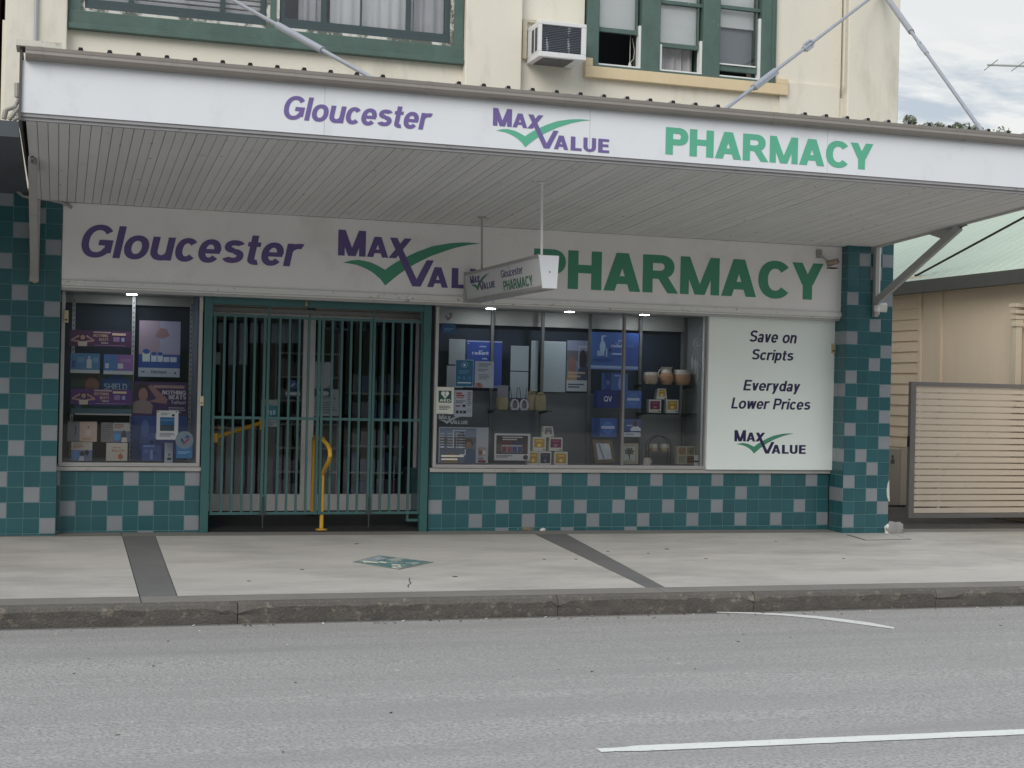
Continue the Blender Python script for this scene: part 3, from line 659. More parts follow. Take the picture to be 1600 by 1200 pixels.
# ribbed roof sheets: their ends stand just above the gutter
ZG = ZF1+.092
zrf = lambda y: ZG-.006-(.09)*((-y)-3.6)/-3.4*-1 if False else ZG-.004-.16*(3.66+y)/3.4
mb = MB(); mb.prism([(XL+.03, -3.66, ZG-.016), (XR-.02, -3.66, ZG-.016), (XR-.02, -.2, zrf(-.2)-.012), (XL+.03, -.2, zrf(-.2)-.012)], (0, 0, .008))
pit = .2075; i = 0; x = at(126, 78, Y=YA).x; RIBS = []
def gap(px): return 630 < px < 703 or 1150 < px < 1226
while x < XR-.05:
    v = Vector((x, YA, ZG))-CP; px_ = 800+FPX*v.dot(_rt)/v.dot(_fw)
    if not gap(px_):
        def sec(y, s=1): z = zrf(y)-.004; return [(x-.026*s, y, z), (x-.013*s, y, z+.041*s), (x+.013*s, y, z+.041*s), (x+.026*s, y, z)]
        a, b = sec(-3.70), sec(-.2)
        mb.add(a+b, [(0, 1, 5, 4), (1, 2, 6, 5), (2, 3, 7, 6)]); RIBS.append([(q[0], -3.701, q[2]) for q in sec(-3.70, .97)])
    x += pit
rs_ = mb.build('roof_sheet', AW, ROOFM)
for q in RIBS: MB().prism(q, (0, .012, 0), DARK).build('rib_end', rs_)  # black caps paint in the shade inside the hollow ribs
mb = MB()
for pa, pb in ((634, 681), (1189, 1219)):
    x0, x1 = at(pa, 130, Y=-3.6).x, at(pb, 130, Y=-3.6).x; mb.prism([(x0, -3.6, ZG-.01), (x1+.02, -3.6, ZG-.01), (x1+.02, -3.1, ZG+.032), (x0, -3.1, ZG+.032)], (0, 0, .012)); mb.box(x0+.02, x1, -3.6, -3.1, ZG-.01, ZG+.02); mb.build('roof_flashing', AW, mat('pale_flashing', (.5, .5, .51), .5, .1, 6)); mb = MB()
# end capping at the left, cream timber over the gutter end
mb = MB(); xe = at(26, 70, Y=-3.6).x; mb.box(xe, at(97, 75, Y=-3.72).x, -3.74, -3.5, ZG+.002, ZG+.046); mb.build('end_capping', AW, mat('cream_capping', (.6, .58, .5), .6, .12, 8, dirt=(.3, .29, .22), dscale=9, dlo=.55, dhi=.7))
mb = MB(); mb.box(XL-.02, XL, -3.70, -.3, ZF0-.06, ZG+.0); mb.box(XR-.06, XR+.0, -3.63, -.2, ZF0-.30, ZF0-.31) if False else None
mb.build('end_board', AW, mat('dark_end_board', (.09, .085, .08), .7, .2, 9))
mb = MB(); mb.prism([(XR-.06, -.175, zsof(-.175)-.012), (XR, -.175, zsof(-.175)-.012), (XR, -3.64, zsof(-3.64)-.012), (XR-.06, -3.64, zsof(-3.64)-.012)], (0, 0, .10)); mb.build('edge_beam', AW, STEEL)
MB().prism([(XR-.01, -.175, zsof(-.175)+.09), (XR, -.175, zsof(-.175)+.09), (XR, -3.64, ZG), (XR-.01, -3.64, ZG)], (0, 0, .0) if False else (.004, 0, .0)).build('edge_flashing', AW, ROOFM)
mb = MB(); rn = random.Random(9)
for k in range(60):
    y = rn.uniform(-3.5, -.4); x = rn.uniform(XL+.2, XR-.2) if k % 3 else rn.uniform(2.5, XR-.2); r_ = rn.uniform(.004, .010); z = zsof(y)-.0025
    mb.prism([(x+r_*(.5+rn.random())*math.cos(t), y+r_*(.8+1.6*rn.random())*math.sin(t), z) for t in [i*math.pi/4 for i in range(8)]], (0, 0, .003))
o = mb.build('soffit_stain', AW, mat('soffit_stain', (.24, .235, .22), .9, .2, 20)); o['kind'] = 'stuff'
# lettering
lt = MB(); fy = YA-.001
def fasc(px, py): return at(px, py, Y=fy)
G0, G1 = fasc(440, 187), fasc(676, 203)
fit_text(lt, 'Gloucester', G0.x, G1.x, (fasc(445, 186).z+fasc(665, 202.5).z)/2, fasc(458, 151).z-fasc(456, 187.5).z, fy, PURP, .235, .17, .2, .07)
lt.build('lettering', AW)
lt = MB(); A_, B_ = fasc(770, 197), fasc(952, 241); sx = (B_.x-A_.x)/667; zM = fasc(771, 196).z; zT = fasc(771, 168.5).z
logo(lt, (A_.x, fy, zM), UX*sx, UZ*((zT-zM)/110), NF, PURP, GREEN); lt.build('lettering', AW)
lt = MB(); fit_text(lt, 'PHARMACY', fasc(1040, 220).x, fasc(1364, 243).x, (fasc(1043, 242.5).z+fasc(1345, 263).z)/2, fasc(1045, 200).z-fasc(1045, 242.5).z, fy, GREEN, .275, .215, 0, .06); lt.build('lettering', AW)
# panel seams on the fascia
mb = MB()
for px, py in ((507, 180), (921, 230), (1293, 230)):
    x = fasc(px, py).x; MB().box(x-.002, x+.002, YA-.0015, YA+.001, ZF0+.002, ZF1-.002, mat('seam_grey', (.5, .51, .53), .6, .1, 9)).build('fascia_seam', AW)
# wall plates and struts under both ends
def strut(x, yw, pz0, pz1, zlo, yhi, w=.05):
    b = MB(); b.box(x-w/2, x+w/2, yw-.06, yw-.002, pz0, pz1)
    a_ = Vector((x, yw-.04, zlo)); c = Vector((x, yhi, zsof(yhi)-.02)); d = (c-a_).normalized(); n_ = Vector((0, -d.z, d.y))*.045
    b.prism([a_-n_-Vector((w*.4, 0, 0)), a_+n_-Vector((w*.4, 0, 0)), c+n_-Vector((w*.4, 0, 0)), c-n_-Vector((w*.4, 0, 0))], (w*.8, 0, 0))
    g = c-d*.34; b.prism([g-n_-Vector((.012, 0, 0)), g+Vector((-.012, .30, zsof(g.y+.3)-g.z)), c+Vector((-.012, -.1, .0)), c-n_*1.2-Vector((.012, 0, 0))], (.024, 0, 0))
    return b.build('bracket', AW, STEEL, bevel=.004)
sp_ = at(1490, 352, X=XR-.03)
strut(XR-.03, YRP, at(1366, 495, Y=YRP).z, ZR, at(1366, 472, Y=YRP).z, sp_.y-.12)
strut(XL+.055, YLP, at(42, 440, Y=YLP).z, ZR, at(42, 428, Y=YLP).z, -2.2, .085)
# tie rods to the wall above, with turnbuckles
def rod(a, b, r, tb=None, sleeve=None):
    a, b = Vector(a), Vector(b); m_ = MB(); m_.tube([a, b], r, n=10); d = (b-a).normalized()
    m_.box(a.x-.03, a.x+.03, a.y-.03, a.y+.03, a.z-.05, a.z+.012)
    if sleeve:
        for f0, f1 in sleeve: m_.tube([a.lerp(b, f0), a.lerp(b, f1)], r*1.75, n=10); m_.tube([a.lerp(b, f0)+Vector((.03, 0, -.01)), a.lerp(b, f1)+Vector((.03, 0, -.01))], r*.8, n=8)
    o = m_.build('tie_rod', AW, GALV, smooth=True)
    if tb:
        t_ = MB(); c = a.lerp(b, tb); u = d.cross(Vector((0, 1, 0))).normalized(); L_ = .14
        for sg in (-1, 1):
            t_.tube([c-d*L_+u*sg*.008, c-d*L_*.6+u*sg*.032, c+d*L_*.6+u*sg*.032, c+d*L_+u*sg*.008], [.016, .014, .014, .016], n=8)
        t_.tube([c-d*L_*1.1, c-d*L_*.75], .024, n=10); t_.tube([c+d*L_*.75, c+d*L_*1.1], .024, n=10)
        t_.build('turnbuckle', o, GALV, smooth=True)
def on_ray_frac(a, b, px, py):
    best = min(range(101), key=lambda i: (lambda v: (800+FPX*v.dot(_rt)/v.dot(_fw)-px)**2+(600-FPX*v.dot(_up)/v.dot(_fw)-py)**2)(a.lerp(b, i/100)-CP)); return best/100
anc = at(1377, -16, Y=-.33)
ra = at(1535, 206, Y=-3.25); ra.z = max(ra.z, zrf(-3.25)); rb_ = at(1131, 172, Y=-3.25)
rod(ra, anc, .019, on_ray_frac(ra, anc, 1447, 72), [(on_ray_frac(ra, anc, 1430, 46), .98)])
rod(rb_, anc, .017, on_ray_frac(rb_, anc, 1264, 73), [(on_ray_frac(rb_, anc, 1178, 138), on_ray_frac(rb_, anc, 1213, 111))])
rc = at(585, 124, Y=-3.25); dd = at(360, -2, Y=-1.2); an2 = rc+(dd-rc)*((rc.y+.32)/(rc.y-dd.y))
rod(rc, an2, .018, None, [(on_ray_frac(rc, an2, 505, 77), on_ray_frac(rc, an2, 436, 38))])

# ------------------------------------------------------------------ facade sign board
SG = thing('shop_sign_board', 'long aged white board over the shopfront with purple and green pharmacy lettering', 'sign', (.5, YSIGN, 2.45))
zs0, zs1 = 2.467, 3.216
sx0, sx1 = -3.772, 4.812
MB().box(sx0, sx1, YSIGN, -.105, zs0, zs1+.002).build('sign_panel', SG, SIGNG)
mb = MB(); mb.box(sx0, sx1, YSIGN-.022, -.105, zs0-.055, zs0-.001); mb.box(sx0, sx1, YSIGN+.004, -.105, zs0-.075, zs0-.056); mb.build('sign_trim', SG, TRIMW, bevel=.004)
mb = MB(); mb.box(sx0, sx1, YSIGN+.02, -.06, zs0-.10, zs0-.076); mb.build('shadow_rail', SG, ALU)
sy = YSIGN-.001
def sg_(px, py): return at(px, py, Y=sy)
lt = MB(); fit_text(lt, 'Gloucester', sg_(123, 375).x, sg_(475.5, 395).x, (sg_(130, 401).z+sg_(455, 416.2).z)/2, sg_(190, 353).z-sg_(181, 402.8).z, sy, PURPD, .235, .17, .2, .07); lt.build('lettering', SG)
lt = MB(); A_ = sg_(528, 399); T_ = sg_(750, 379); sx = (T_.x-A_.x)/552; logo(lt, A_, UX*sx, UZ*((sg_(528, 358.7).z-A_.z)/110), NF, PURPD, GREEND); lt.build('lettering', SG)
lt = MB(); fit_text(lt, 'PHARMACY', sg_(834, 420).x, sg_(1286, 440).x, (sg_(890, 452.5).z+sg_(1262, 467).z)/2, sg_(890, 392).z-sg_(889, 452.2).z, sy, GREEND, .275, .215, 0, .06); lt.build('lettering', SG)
mb = MB(); x = sg_(752, 400).x; mb.box(x-.002, x+.002, YSIGN-.0015, YSIGN+.001, zs0, zs1); mb.build('panel_seam', SG, mat('seam_grey', (.5, .51, .53)))
# security camera under the soffit end of the board
SC = thing('security_camera', 'small weathered security camera with dark hood on the right end of the sign board', 'camera', tuple(sg_(1290, 410)))
a = sg_(1279, 397); MB().box(a.x-.035, a.x+.035, YSIGN-.02, YSIGN-.001, a.z-.045, a.z+.05).build('wall_plate', SC, mat('grey_box', (.30, .29, .28), .6, .1, 9), bevel=.004)
b_ = sg_(1285, 408); MB().tube([a+Vector((.01, -.02, -.01)), b_+Vector((.02, -.07, .0)), b_+Vector((.05, -.09, -.01))], .013).build('arm', SC, STEEL)
c = b_+Vector((.06, -.10, -.03)); m = MB(); m.tube([c+Vector((-.05, .02, -.01)), c+Vector((.055, -.05, .025))], .034, n=14); m.tube([c+Vector((.056, -.051, .026)), c+Vector((.06, -.054, .028))], .028, DARK, n=14)
m.build('body', SC, mat('weathered_case', (.33, .25, .2), .6, .3, 30), smooth=True)
MB().box(c.x-.05, c.x+.05, c.y-.06, c.y+.02, c.z-.062, c.z-.05).build('hood', SC, DARK)

# ------------------------------------------------------------------ hanging sign under the awning
HS = thing('hanging_sign', 'white wedge shaped sign box hanging across the footpath on two rods', 'sign', (.357, -1.5, 2.55))
ya0, ya1 = -2.73, -.28; zT, zB = 2.70, 2.408
tl, tr_, bl, br_ = .262, .452, .303, .437
def hsp(y): return [(tl, y, zT), (tr_, y, zT), (br_, y, zB), (bl, y, zB)]
MB().prism(hsp(ya0+.004), (0, ya1-ya0-.008, 0)).build('box', HS, mat('faded_sign_face', (.60, .61, .62), .45, .08, 3, dirt=(.36, .36, .35), dscale=4, dlo=.56, dhi=.8))
mb = MB(); mb.prism(hsp(ya0), (0, .004, 0)); mb.build('end_cap', HS, WHITE)
mb = MB(); yy = ya0+.004
for y0, y1 in ((yy, ya1-.004),):
    mb.prism([(tl-.006, y0, zT-.022), (tl-.006, y0, zT+.006), (tl+.03, y0, zT+.006), (tl+.03, y0, zT+.001), (tl, y0, zT-.0), (tl+.002, y0, zT-.022)], (0, y1-y0, 0))
    mb.prism([(bl-.008, y0, zB+.022), (bl-.005, y0, zB-.006), (br_, y0, zB-.006), (br_, y0, zB-.001), (bl, y0, zB-.001), (bl-.002, y0, zB+.022)], (0, y1-y0, 0))
mb.box(tl-.004, tr_, ya1-.004, ya1+.006, zB-.01, zT+.02); mb.build('edge_frame', HS, ALU)
d_ = at(859, 425, Y=ya0-.001); MB().lathe(d_, [(.007, 0), (.005, -.004)], DARK, 10, 'y').build('fixing_screw', HS)
for y, zt_ in ((-2.62, zsof(-2.62)), (-.72, zsof(-.72))):
    m = MB(); m.tube([(.325, y, zT), (.312, y, zt_)], .012 if y < -2 else .011, n=10); m.box(.29, .36, y-.03, y+.03, zT+.001, zT+.008); m.box(.275, .35, y-.03, y+.03, zt_-.010, zt_-.001)
    m.build('hanger_rod', HS, WPAINT if y < -2 else STEEL)
# lettering on the sloping left face
xm = (tl+bl)/2; nrm = Vector((-(zT-zB), 0, -(bl-tl))).normalized(); uyv = Vector((tl-bl, 0, zT-zB))/ (zT-zB)
def hs(px, py): return at(px, py, X=xm)
def onface(y, z): f = (z-zB)/(zT-zB); return Vector((bl+(tl-bl)*f, y, z))
NV2 = mat('sign_navy', (.06, .05, .17), .5, .05, 5); GR2 = mat('sign_green', (.04, .17, .10), .5, .05, 5)
lt = MB(); p0 = hs(736, 445); p1 = hs(773, 440)
H_ = zT-zB; sx = (p0.y-p1.y)/667; lz = zB+.60*H_; tz = .27*H_
logo(lt, onface(p0.y, lz), Vector((0, -1, 0))*sx, uyv*(tz/110), nrm, NV2, GR2, .001); lt.build('lettering', HS)
lt = MB(); y0, y1 = hs(784, 425).y, hs(818, 420).y; G, tw = text_pts('Gloucester', .19, .16, 0, .09)
put(lt, G, onface(y0, zB+.56*H_), Vector((0, -1, 0))*((y0-y1)/tw), uyv*(.25*H_), nrm, NV2, .001)
y0, y1 = hs(785.5, 440).y, hs(831, 430).y; G, tw = text_pts('PHARMACY', .25, .19, 0, .06)
put(lt, G, onface(y0, zB+.13*H_), Vector((0, -1, 0))*((y0-y1)/tw), uyv*(.32*H_), nrm, GR2, .001); lt.build('lettering', HS)

# ------------------------------------------------------------------ flood light on the right pillar
FL = thing('flood_light', 'round white spotlight on a white conduit down the right tiled pillar', 'light', tuple(at(1372, 480, Y=YRP-.05)))
cxx = at(1373, 430, Y=YRP-.03).x
MB().box(cxx-.027, cxx+.020, YRP-.04, YRP-.003, at(1371, 492, Y=YRP).z, ZR-.002).build('conduit', FL, WPAINT, bevel=.006)
c = at(1374, 482, Y=YRP-.09); m = MB(); m.tube([c+Vector((-.055, .02, .0)), c+Vector((-.02, .0, .0)), c+Vector((.0, -.01, .0))], [.035, .05, .03], n=14); m.build('bracket_knuckle', FL, WPAINT, smooth=True)
m = MB(); m.tube([c+Vector((-.005, .015, .012)), c+Vector((.075, -.03, .012))], [.052, .056], n=20); m.tube([c+Vector((.0752, -.0301, .012)), c+Vector((.079, -.032, .012))], .046, n=20); m.tube([c+Vector((-.012, .019, .012)), c+Vector((-.006, .0155, .012))], .044, DARK, n=20); m.build('lamp_head', FL, WPAINT, smooth=True)
# cable run at the left pillar top
CB = MB(); CB.tube([at(26, 280, Y=-.6), at(28, 299, Y=-.35), at(36, 306, Y=-.25), at(50, 309, Y=-.23), at(72, 311, Y=-.23), at(95, 316, Y=-.22), at(107, 321, Y=-.215), at(112, 325, Y=-.205)], .016, n=8)
tag(CB.build('electrical_cable', m=mat('grey_cable', (.33, .33, .33), .6, .1, 9), smooth=True), 'thick grey cable looping over the top of the left tiled pillar', 'cable')
MB_ = MB(); MB_.tube([at(47, 432, Y=-.24), at(49, 438, Y=-.25), at(54, 441, Y=-.25), at(58, 440, Y=-.25)], .012, n=8)
tag(MB_.build('pipe_stub', m=mat('rusty_cream', (.36, .29, .2), .7, .2, 20), smooth=True), 'short bent cream pipe stub beside the left awning bracket foot', 'pipe')

# ------------------------------------------------------------------ shop windows: frames, panes, display cases
DFZ = .645; UPRD = mat('dark_strip', (.13, .135, .14), .5, .2, 12, metal=.2); UPD = mat('upright_slot', (.14, .145, .15), .6, .1, 9); UPR = mat('chrome_strip', (.40, .41, .42), .4, .1, 9, metal=.4)
ALUD = mat('dark_mullion', (.22, .215, .21), .5, .12, 6, metal=.3)
def window_unit(x0, x1, z0, z1, joints, label, posts, open_right=False):
    w = thing('shop_window', label, 'window', ((x0+x1)/2, 0, z0))
    m = MB(); y = -.03; t = .035
    m.box(x0, x1, y, .03, z0, z0+t); m.box(x0, x1, y, .03, z1-t*.7, z1); m.box(x0, x0+t, y-.002, .03, z0+t, z1-t*.7); m.box(x1-(.008 if open_right else t), x1, y-.002, .03, z0+t, z1-t*.7)
    m.box(x0+.01, x1-.01, y-.02, y-.001, z0-.0, z0+.012)
    m.build('frame', w, ALU, bevel=.003)
    xs_ = [x0+t]+joints+[x1-(.009 if open_right else t)]
    for a, b in zip(xs_, xs_[1:]): MB().box(a+.002, b-.002, .0, .006, z0+t, z1-t*.7).build('pane', w, GLASSW)
    for j in joints: MB().box(j-.012, j+.012, y-.004, .025, z0+t, z1-t*.7).build('mullion', w, ALUD)
    for q in posts:
        UPX = UPRD if open_right else UPR; p = MB(); p.mats = [UPX]; p.box(q-.016, q+.016, .60, .63, z0+.02, z1, UPX)
        for k in range(34):
            z = z0+.05+k*.05
            if z < z1-.05: p.box(q-.006, q+.006, .5985, .60, z, z+.022, UPD)
        p.build('slotted_upright', w)
    return w
zW1 = 2.392
wl0, wl1 = -3.764, -2.40
wr0, wr1 = .03, 3.195
at6 = lambda px, py=600: at(px, py, Y=.60).x
SW1 = window_unit(wl0, wl1, .645, zW1, [], 'narrow shop window of posters left of the green entrance gate', [at6(113), at6(206.5), at6(297)])
SW2 = window_unit(wr0, wr1, .645, zW1, [at(973, 600, Y=0).x], 'wide shop window of gifts and notices right of the green entrance gate', [at6(768), at6(847), at6(921), at6(1000), at6(1070)], True)
def panel(name, x0, x1, y0, y1, z0, z1, m, parent): return MB().box(x0, x1, y0, y1, z0, z1, m).build(name, parent)
panel('case_floor', wl0-.02, DX0-.06, .031, .80, .56, DFZ-.004, BACKP, SW1); panel('case_floor', .06, wr1+.045, .031, .80, .56, DFZ-.004, BACKP, SW2)
panel('case_ceiling', wl0-.02, DX0-.06, .031, .80, zW1-.01, zW1+.04, BULK, SW1); panel('case_ceiling', .06, wr1+.045, .031, .80, zW1-.01, zW1+.04, BULK, SW2)
NAVB = mat('navy_backing', (.022, .034, .060), .7, .15, 3)
panel('rear_backing', wl0-.02, DX0-.06, .79, .80, .6, zW1, NAVB, SW1); panel('rear_backing', .06, wr1+.1, .79, .80, .6, zW1, NAVB, SW2)
# bulkheads at the back of the cases, lower back panels
bz = at(250, 478, Y=.72).z; panel('bulkhead', wl0-.02, DX0-.06, .70, .72, bz, zW1, BULK, SW1)
bz2 = at(850, 511, Y=.72).z; panel('bulkhead', .06, wr1+.1, .70, .72, bz2, zW1, BULK, SW2)
panel('back_panel', .06, at(1000, 660, Y=.74).x, .72, .74, .6, at(850, 613, Y=.74).z, mat('display_back_dark', (.12, .135, .15), .7, .1, 2), SW2)
panel('back_panel', at(1000, 660, Y=.74).x, wr1+.1, .72, .74, .6, at(1040, 648, Y=.74).z, BACKP, SW2)
panel('back_panel', wl0-.02, DX0-.06, .72, .74, .6, at(180, 648, Y=.74).z, mat('dark_case_back', (.03, .032, .04), .7, .1, 2), SW1)
panel('case_side', DX0-.055, DX0-.045, .031, .80, .6, zW1, INNER, SW1); panel('case_side', .05, .06, .031, .80, .6, zW1, INNER, SW2)
panel('case_side', wr1+.045, wr1+.06, .101, .80, .6, zW1, BACKP, SW2)
panel('case_side', wl0-.03, wl0-.02, .031, .80, .6, zW1, INNER, SW1)
# lit downlights in the case ceilings
for px, py, lab in ((206, 457.5, 'lit round downlight in the ceiling of the narrow left window'), (767, 485, 'lit round downlight nearest the gate in the wide window ceiling'), (890, 488.5, 'lit round downlight in the middle of the wide window ceiling'), (1007, 493.5, 'lit round downlight nearest the white lower prices panel')):
    c = at(px, py, Y=.33); z_ = zW1-.0095
    dl = thing('downlight', lab, 'light', (c.x, .33, z_), 'downlights inside the shop windows')
    MB().lathe((c.x, .33, z_-.003), [(.062, 0), (.064, .003)], BULK, 24).build('trim_ring', dl)
    MB().lathe((c.x, .33, z_-.0055), [(.050, 0), (.054, .002)], emit('lamp_glow', (.93, .97, 1), 62), 24).build('lens', dl)
# the white lower prices panel
PP = thing('price_panel', 'pale green white panel reading Save on Scripts and Everyday Lower Prices', 'sign', (4.0, -.06, .65))
yP = -.07; px0_, px1_, pz0_, pz1_ = rect(1106, 497, 1303, 733, yP)
px1_ = 4.845
MB().box(px0_, px1_-.02, yP, .1, .643, 2.39).build('panel', PP, mat('milky_acrylic', (.84, .90, .86), .25, .03, 2))
MB().box(px1_-.019, px1_-.004, yP-.004, .1, .643, 2.39).build('edge_strip', PP, mat('grimy_edge', (.34, .33, .31), .7, .2, 9))
lt = MB()
for txt, xa, xb, ct, bt in (('Save on', 1170, 1246.5, 517.5, 535.5), ('Scripts', 1173.5, 1241.5, 546.5, 563), ('Everyday', 1161, 1251.5, 594.5, 611), ('Lower Prices', 1142, 1268, 622.5, 639.5)):
    xm_ = (xa+xb)/2; zb_, zt_ = at(xm_, bt, Y=yP).z, at(xm_, ct, Y=yP).z
    lt = MB(); fit_text(lt, txt, at(xa, bt, Y=yP).x, at(xb, bt, Y=yP).x, zb_, zt_-zb_, yP-.0005, NAVY, .228, .165, .2, .075, .001); lt.build('lettering', PP)
lt = MB(); A_ = at(1147.3, 689.5, Y=yP); B_ = at(1259, 710, Y=yP); logo(lt, (A_.x, yP-.0005, A_.z), UX*((B_.x-A_.x)/667), UZ*((at(1148, 672, Y=yP).z-A_.z)/110), NF, NAVY, GREEND, .001)
lt.build('lettering', PP)
LATCH = mat('cream_latch', (.55, .47, .30), .5, .1, 9)
for px0, py0, px1, py1, lab in ((100, 485, 107, 504, 'upright cream alarm contact at the top left of the narrow window frame'), (312, 619, 318, 634, 'small cream lock box between the narrow window and the gate'), (1299, 538, 1305, 552, 'small cream contact on the right edge of the lower prices panel')):
    x0, x1, z0, z1 = rect(px0, py0, px1, py1, -.08 if px0 > 1000 else -.045)
    m = MB(); m.box(x0, x1, -.09 if px0 > 1000 else -.055, -.033, z0, z1); m.box(x0+.01, x1-.01, -.0925 if px0 > 1000 else -.0575, -.05, z0+.02, z0+.035, DARK)
    tag(m.build('alarm_contact', m=LATCH, bevel=.003), lab, 'lock box')

# ------------------------------------------------------------------ entrance: gate, doors, ramp, rails
GT = thing('security_gate', 'dark green steel folding bar gate closed across the shop entrance', 'gate', (-1.19, 0, 0))
gz1 = 2.372
m = MB(); m.box(DX0+.003, DX0+.085, -.05, .03, -.06, gz1); m.build('gate_post', GT, GATEG, bevel=.004)
m = MB(); m.box(-.105, -.022, -.05, .03, -.06, gz1); m.build('gate_post', GT, GATEG, bevel=.004)
m = MB(); m.box(DX0+.086, -.106, -.048, .03, gz1-.075, gz1); m.build('top_beam', GT, GATEG, bevel=.004)
m = MB()
for px in (421, 585): x = at(px, 480, Y=0).x; m.box(x-.01, x+.01, -.01, .01, 2.19, gz1-.076)
x = at(661, 490, Y=0).x; m.box(x-.03, x+.03, -.012, .012, 2.17, gz1-.076)
m.build('hanger', GT, GATEG2)
YG = .0; ZT_, ZM_, ZB_ = 2.187, 1.146, .168
leaf = [(333.5, 412), (418, 497), (503, 578), (583, 658)]; inner = [(349, 365, 381, 396.5), (436, 451, 466, 481), (518, 532.5, 547, 561.5), (597.5, 612, 627, 641)]
for (a, b), bars in zip(leaf, inner):
    xa, xb = at(a, 606, Y=YG).x, at(b, 606, Y=YG).x
    m = MB(); h = .0135
    for z in (ZT_, ZM_, ZB_): m.box(xa, xb, YG-.0125, YG+.0125, z-h, z+h)
    for x in (xa, xb): m.box(x-h, x+h, YG-.0145, YG+.0145, ZB_-.015, ZT_+.015)
    lf = m.build('gate_leaf', GT, GATEG2)
    for q in bars: x = at(q, 606, Y=YG).x; MB().box(x-.0115, x+.0115, YG-.0115, YG+.0115, ZB_+h, ZT_-h).build('bar', lf, GATEG2)
m = MB()
for px in (409.5, 575): x = at(px, 815, Y=0).x; m.tube([(x, -.03, .02), (x, -.03, .34)], .008, n=8); m.box(x-.03, x+.03, -.035, -.02, .15, .19)
m.build('drop_bolt', GT, mat('dark_bolt', (.05, .06, .06), .6, .2, 9, metal=.4))
m = MB(); xa, xb = at(634, 813, Y=.03).x, at(660, 813, Y=.03).x; m.box(xa, xb, -.01, .05, .075, .10); m.box(xa, xa+.02, .0, .03, .1, .165); m.build('bottom_guide', GT, GATEG2)
lk = at(478.5, 474, Y=-.06); m = MB(); m.tube([lk+Vector((0, 0, .02)), lk-Vector((0, 0, .03))], [.012, .018], n=10); m.build('padlock', GT, mat('brass', (.35, .3, .2), .4, .1, 9, metal=.6))
# ramp of black rubber up to the doors
m = MB(); m.prism([(DX0+.002, -.02, -.06), (DX0+.002, -.02, fz(-1, 0)+.012), (DX0+.002, .72, .115), (DX0+.002, .95, .118), (DX0+.002, .95, -.06)], (2.386, 0, 0)); struct(m.build('entrance_ramp', m=RUBBER))
# sliding doors
YD = .78
zd0 = .122; zd1 = at(560, 495, Y=YD).z; 
for a, b, lab in ((317, 480, 'left sliding glass shop door behind the gate, teal notice on it'), (482.5, 656, 'right sliding glass shop door behind the gate, white notices on it')):
    xa, xb = at(a, 640, Y=YD).x, at(b, 640, Y=YD).x
    dr = thing('sliding_door', lab, 'door', ((xa+xb)/2, YD, zd0), 'sliding entrance doors')
    m = MB(); zk = at((a+b)/2, 772, Y=YD).z; st = .058
    yy = YD if a < 400 else YD+.01
    m.box(xa, xb, yy, yy+.045, zd0, zk); m.box(xa, xa+st, yy, yy+.045, zk, zd1-.05); m.box(xb-st, xb, yy, yy+.045, zk, zd1-.05); m.box(xa, xb, yy, yy+.045, zd1-.05, zd1)
    m.build('door_frame', dr, mat('grey_door_aluminium', (.60, .59, .59), .5, .06, 6), bevel=.003)
    MB().box(xa+st+.001, xb-st-.001, yy+.02, yy+.026, zk+.001, zd1-.051).build('pane', dr, GLASSW)
zh = at(487, 492, Y=YD-.2).z
hd = MB(); hd.box(DX0+.003, -.003, YD-.22, YD-.18, zd1+.04, 2.46); hd.build('door_transom', PH, mat('beige_transom', (.50, .48, .45), .7, .06, 3))
hd = MB(); hd.box(DX0+.003, -.003, YD-.25, YD+.10, zd1-.0, zd1+.039); hd.build('door_track', PH, ALU)
MB().box(DX0+.003, -.003, -.10, YD+.1, 2.44, 2.47).build('porch_ceiling', PH, BULK)
NB = thing('house_number', 'small dark number plate reading 43 above the shop doors', 'sign', tuple(at(487, 482, Y=YD-.225)))
x0, x1, z0, z1 = rect(481.5, 477.5, 493, 488.5, YD-.224); MB().box(x0, x1, YD-.226, YD-.2205, z0, z1).build('plate', NB, mat('plate_navy', (.012, .014, .035), .4, .1, 9))
lt = MB(); fit_text(lt, '43', x0+.012, x1-.012, z0+.017, (z1-z0)*.55, YD-.2262, ink(150, 150, 165), .17, .15, 0, .14, .0006); lt.build('lettering', NB)
# handrails
XH = -1.136
HR = thing('handrail', 'yellow hoop handrail with a round plate foot at the front of the ramp', 'handrail', (XH, .05, 0), 'yellow entrance handrails')
pts = [(503, 826), (503.6, 800), (504.5, 770), (505.3, 742), (506.5, 735), (510, 728), (514, 720), (515.8, 712), (515.5, 704), (512.5, 696), (507, 690), (500.5, 685.5), (494.5, 682.5)]
P3 = [at(px, py, X=XH) for px, py in pts]
P3 = [Vector((XH, min(.05, p.y) if i > 3 else .02, p.z)) for i, p in enumerate(P3)]
back = [Vector((XH, .42, .925)), Vector((XH, .56, .935)), Vector((XH, .60, .90)), Vector((XH, .605, .5)), Vector((XH, .605, .10))]
m = MB(); m.tube(P3+back, .0215, n=12); m.build('rail', HR, YELL, smooth=True)
for y, z in ((.02, fz(-1, 0)+.016), (.605, .104)): MB().lathe((XH, y, z), [(.062, 0), (.062, .008), (.026, .014)], YELL, 20).build('foot_plate', HR)
HL = thing('handrail', 'sloping yellow handrail on the left side wall of the entrance', 'handrail', tuple(at(340, 683, Y=.15)), 'yellow entrance handrails')
a = at(340, 682, Y=.14); b = at(407, 661, Y=.66); m = MB(); m.tube([a, a.lerp(b, .5), b], .021, n=12); m.build('rail', HL, YELL, smooth=True)
m = MB(); m.box(a.x-.045, a.x-.0, a.y-.02, a.y+.02, a.z-.06, a.z+.035); m.build('end_bracket', HL, YELL); m = MB(); m.box(b.x-.01, b.x+.02, b.y-.02, b.y+.03, b.z-.07, b.z+.06); m.build('end_bracket', HL, YELL)
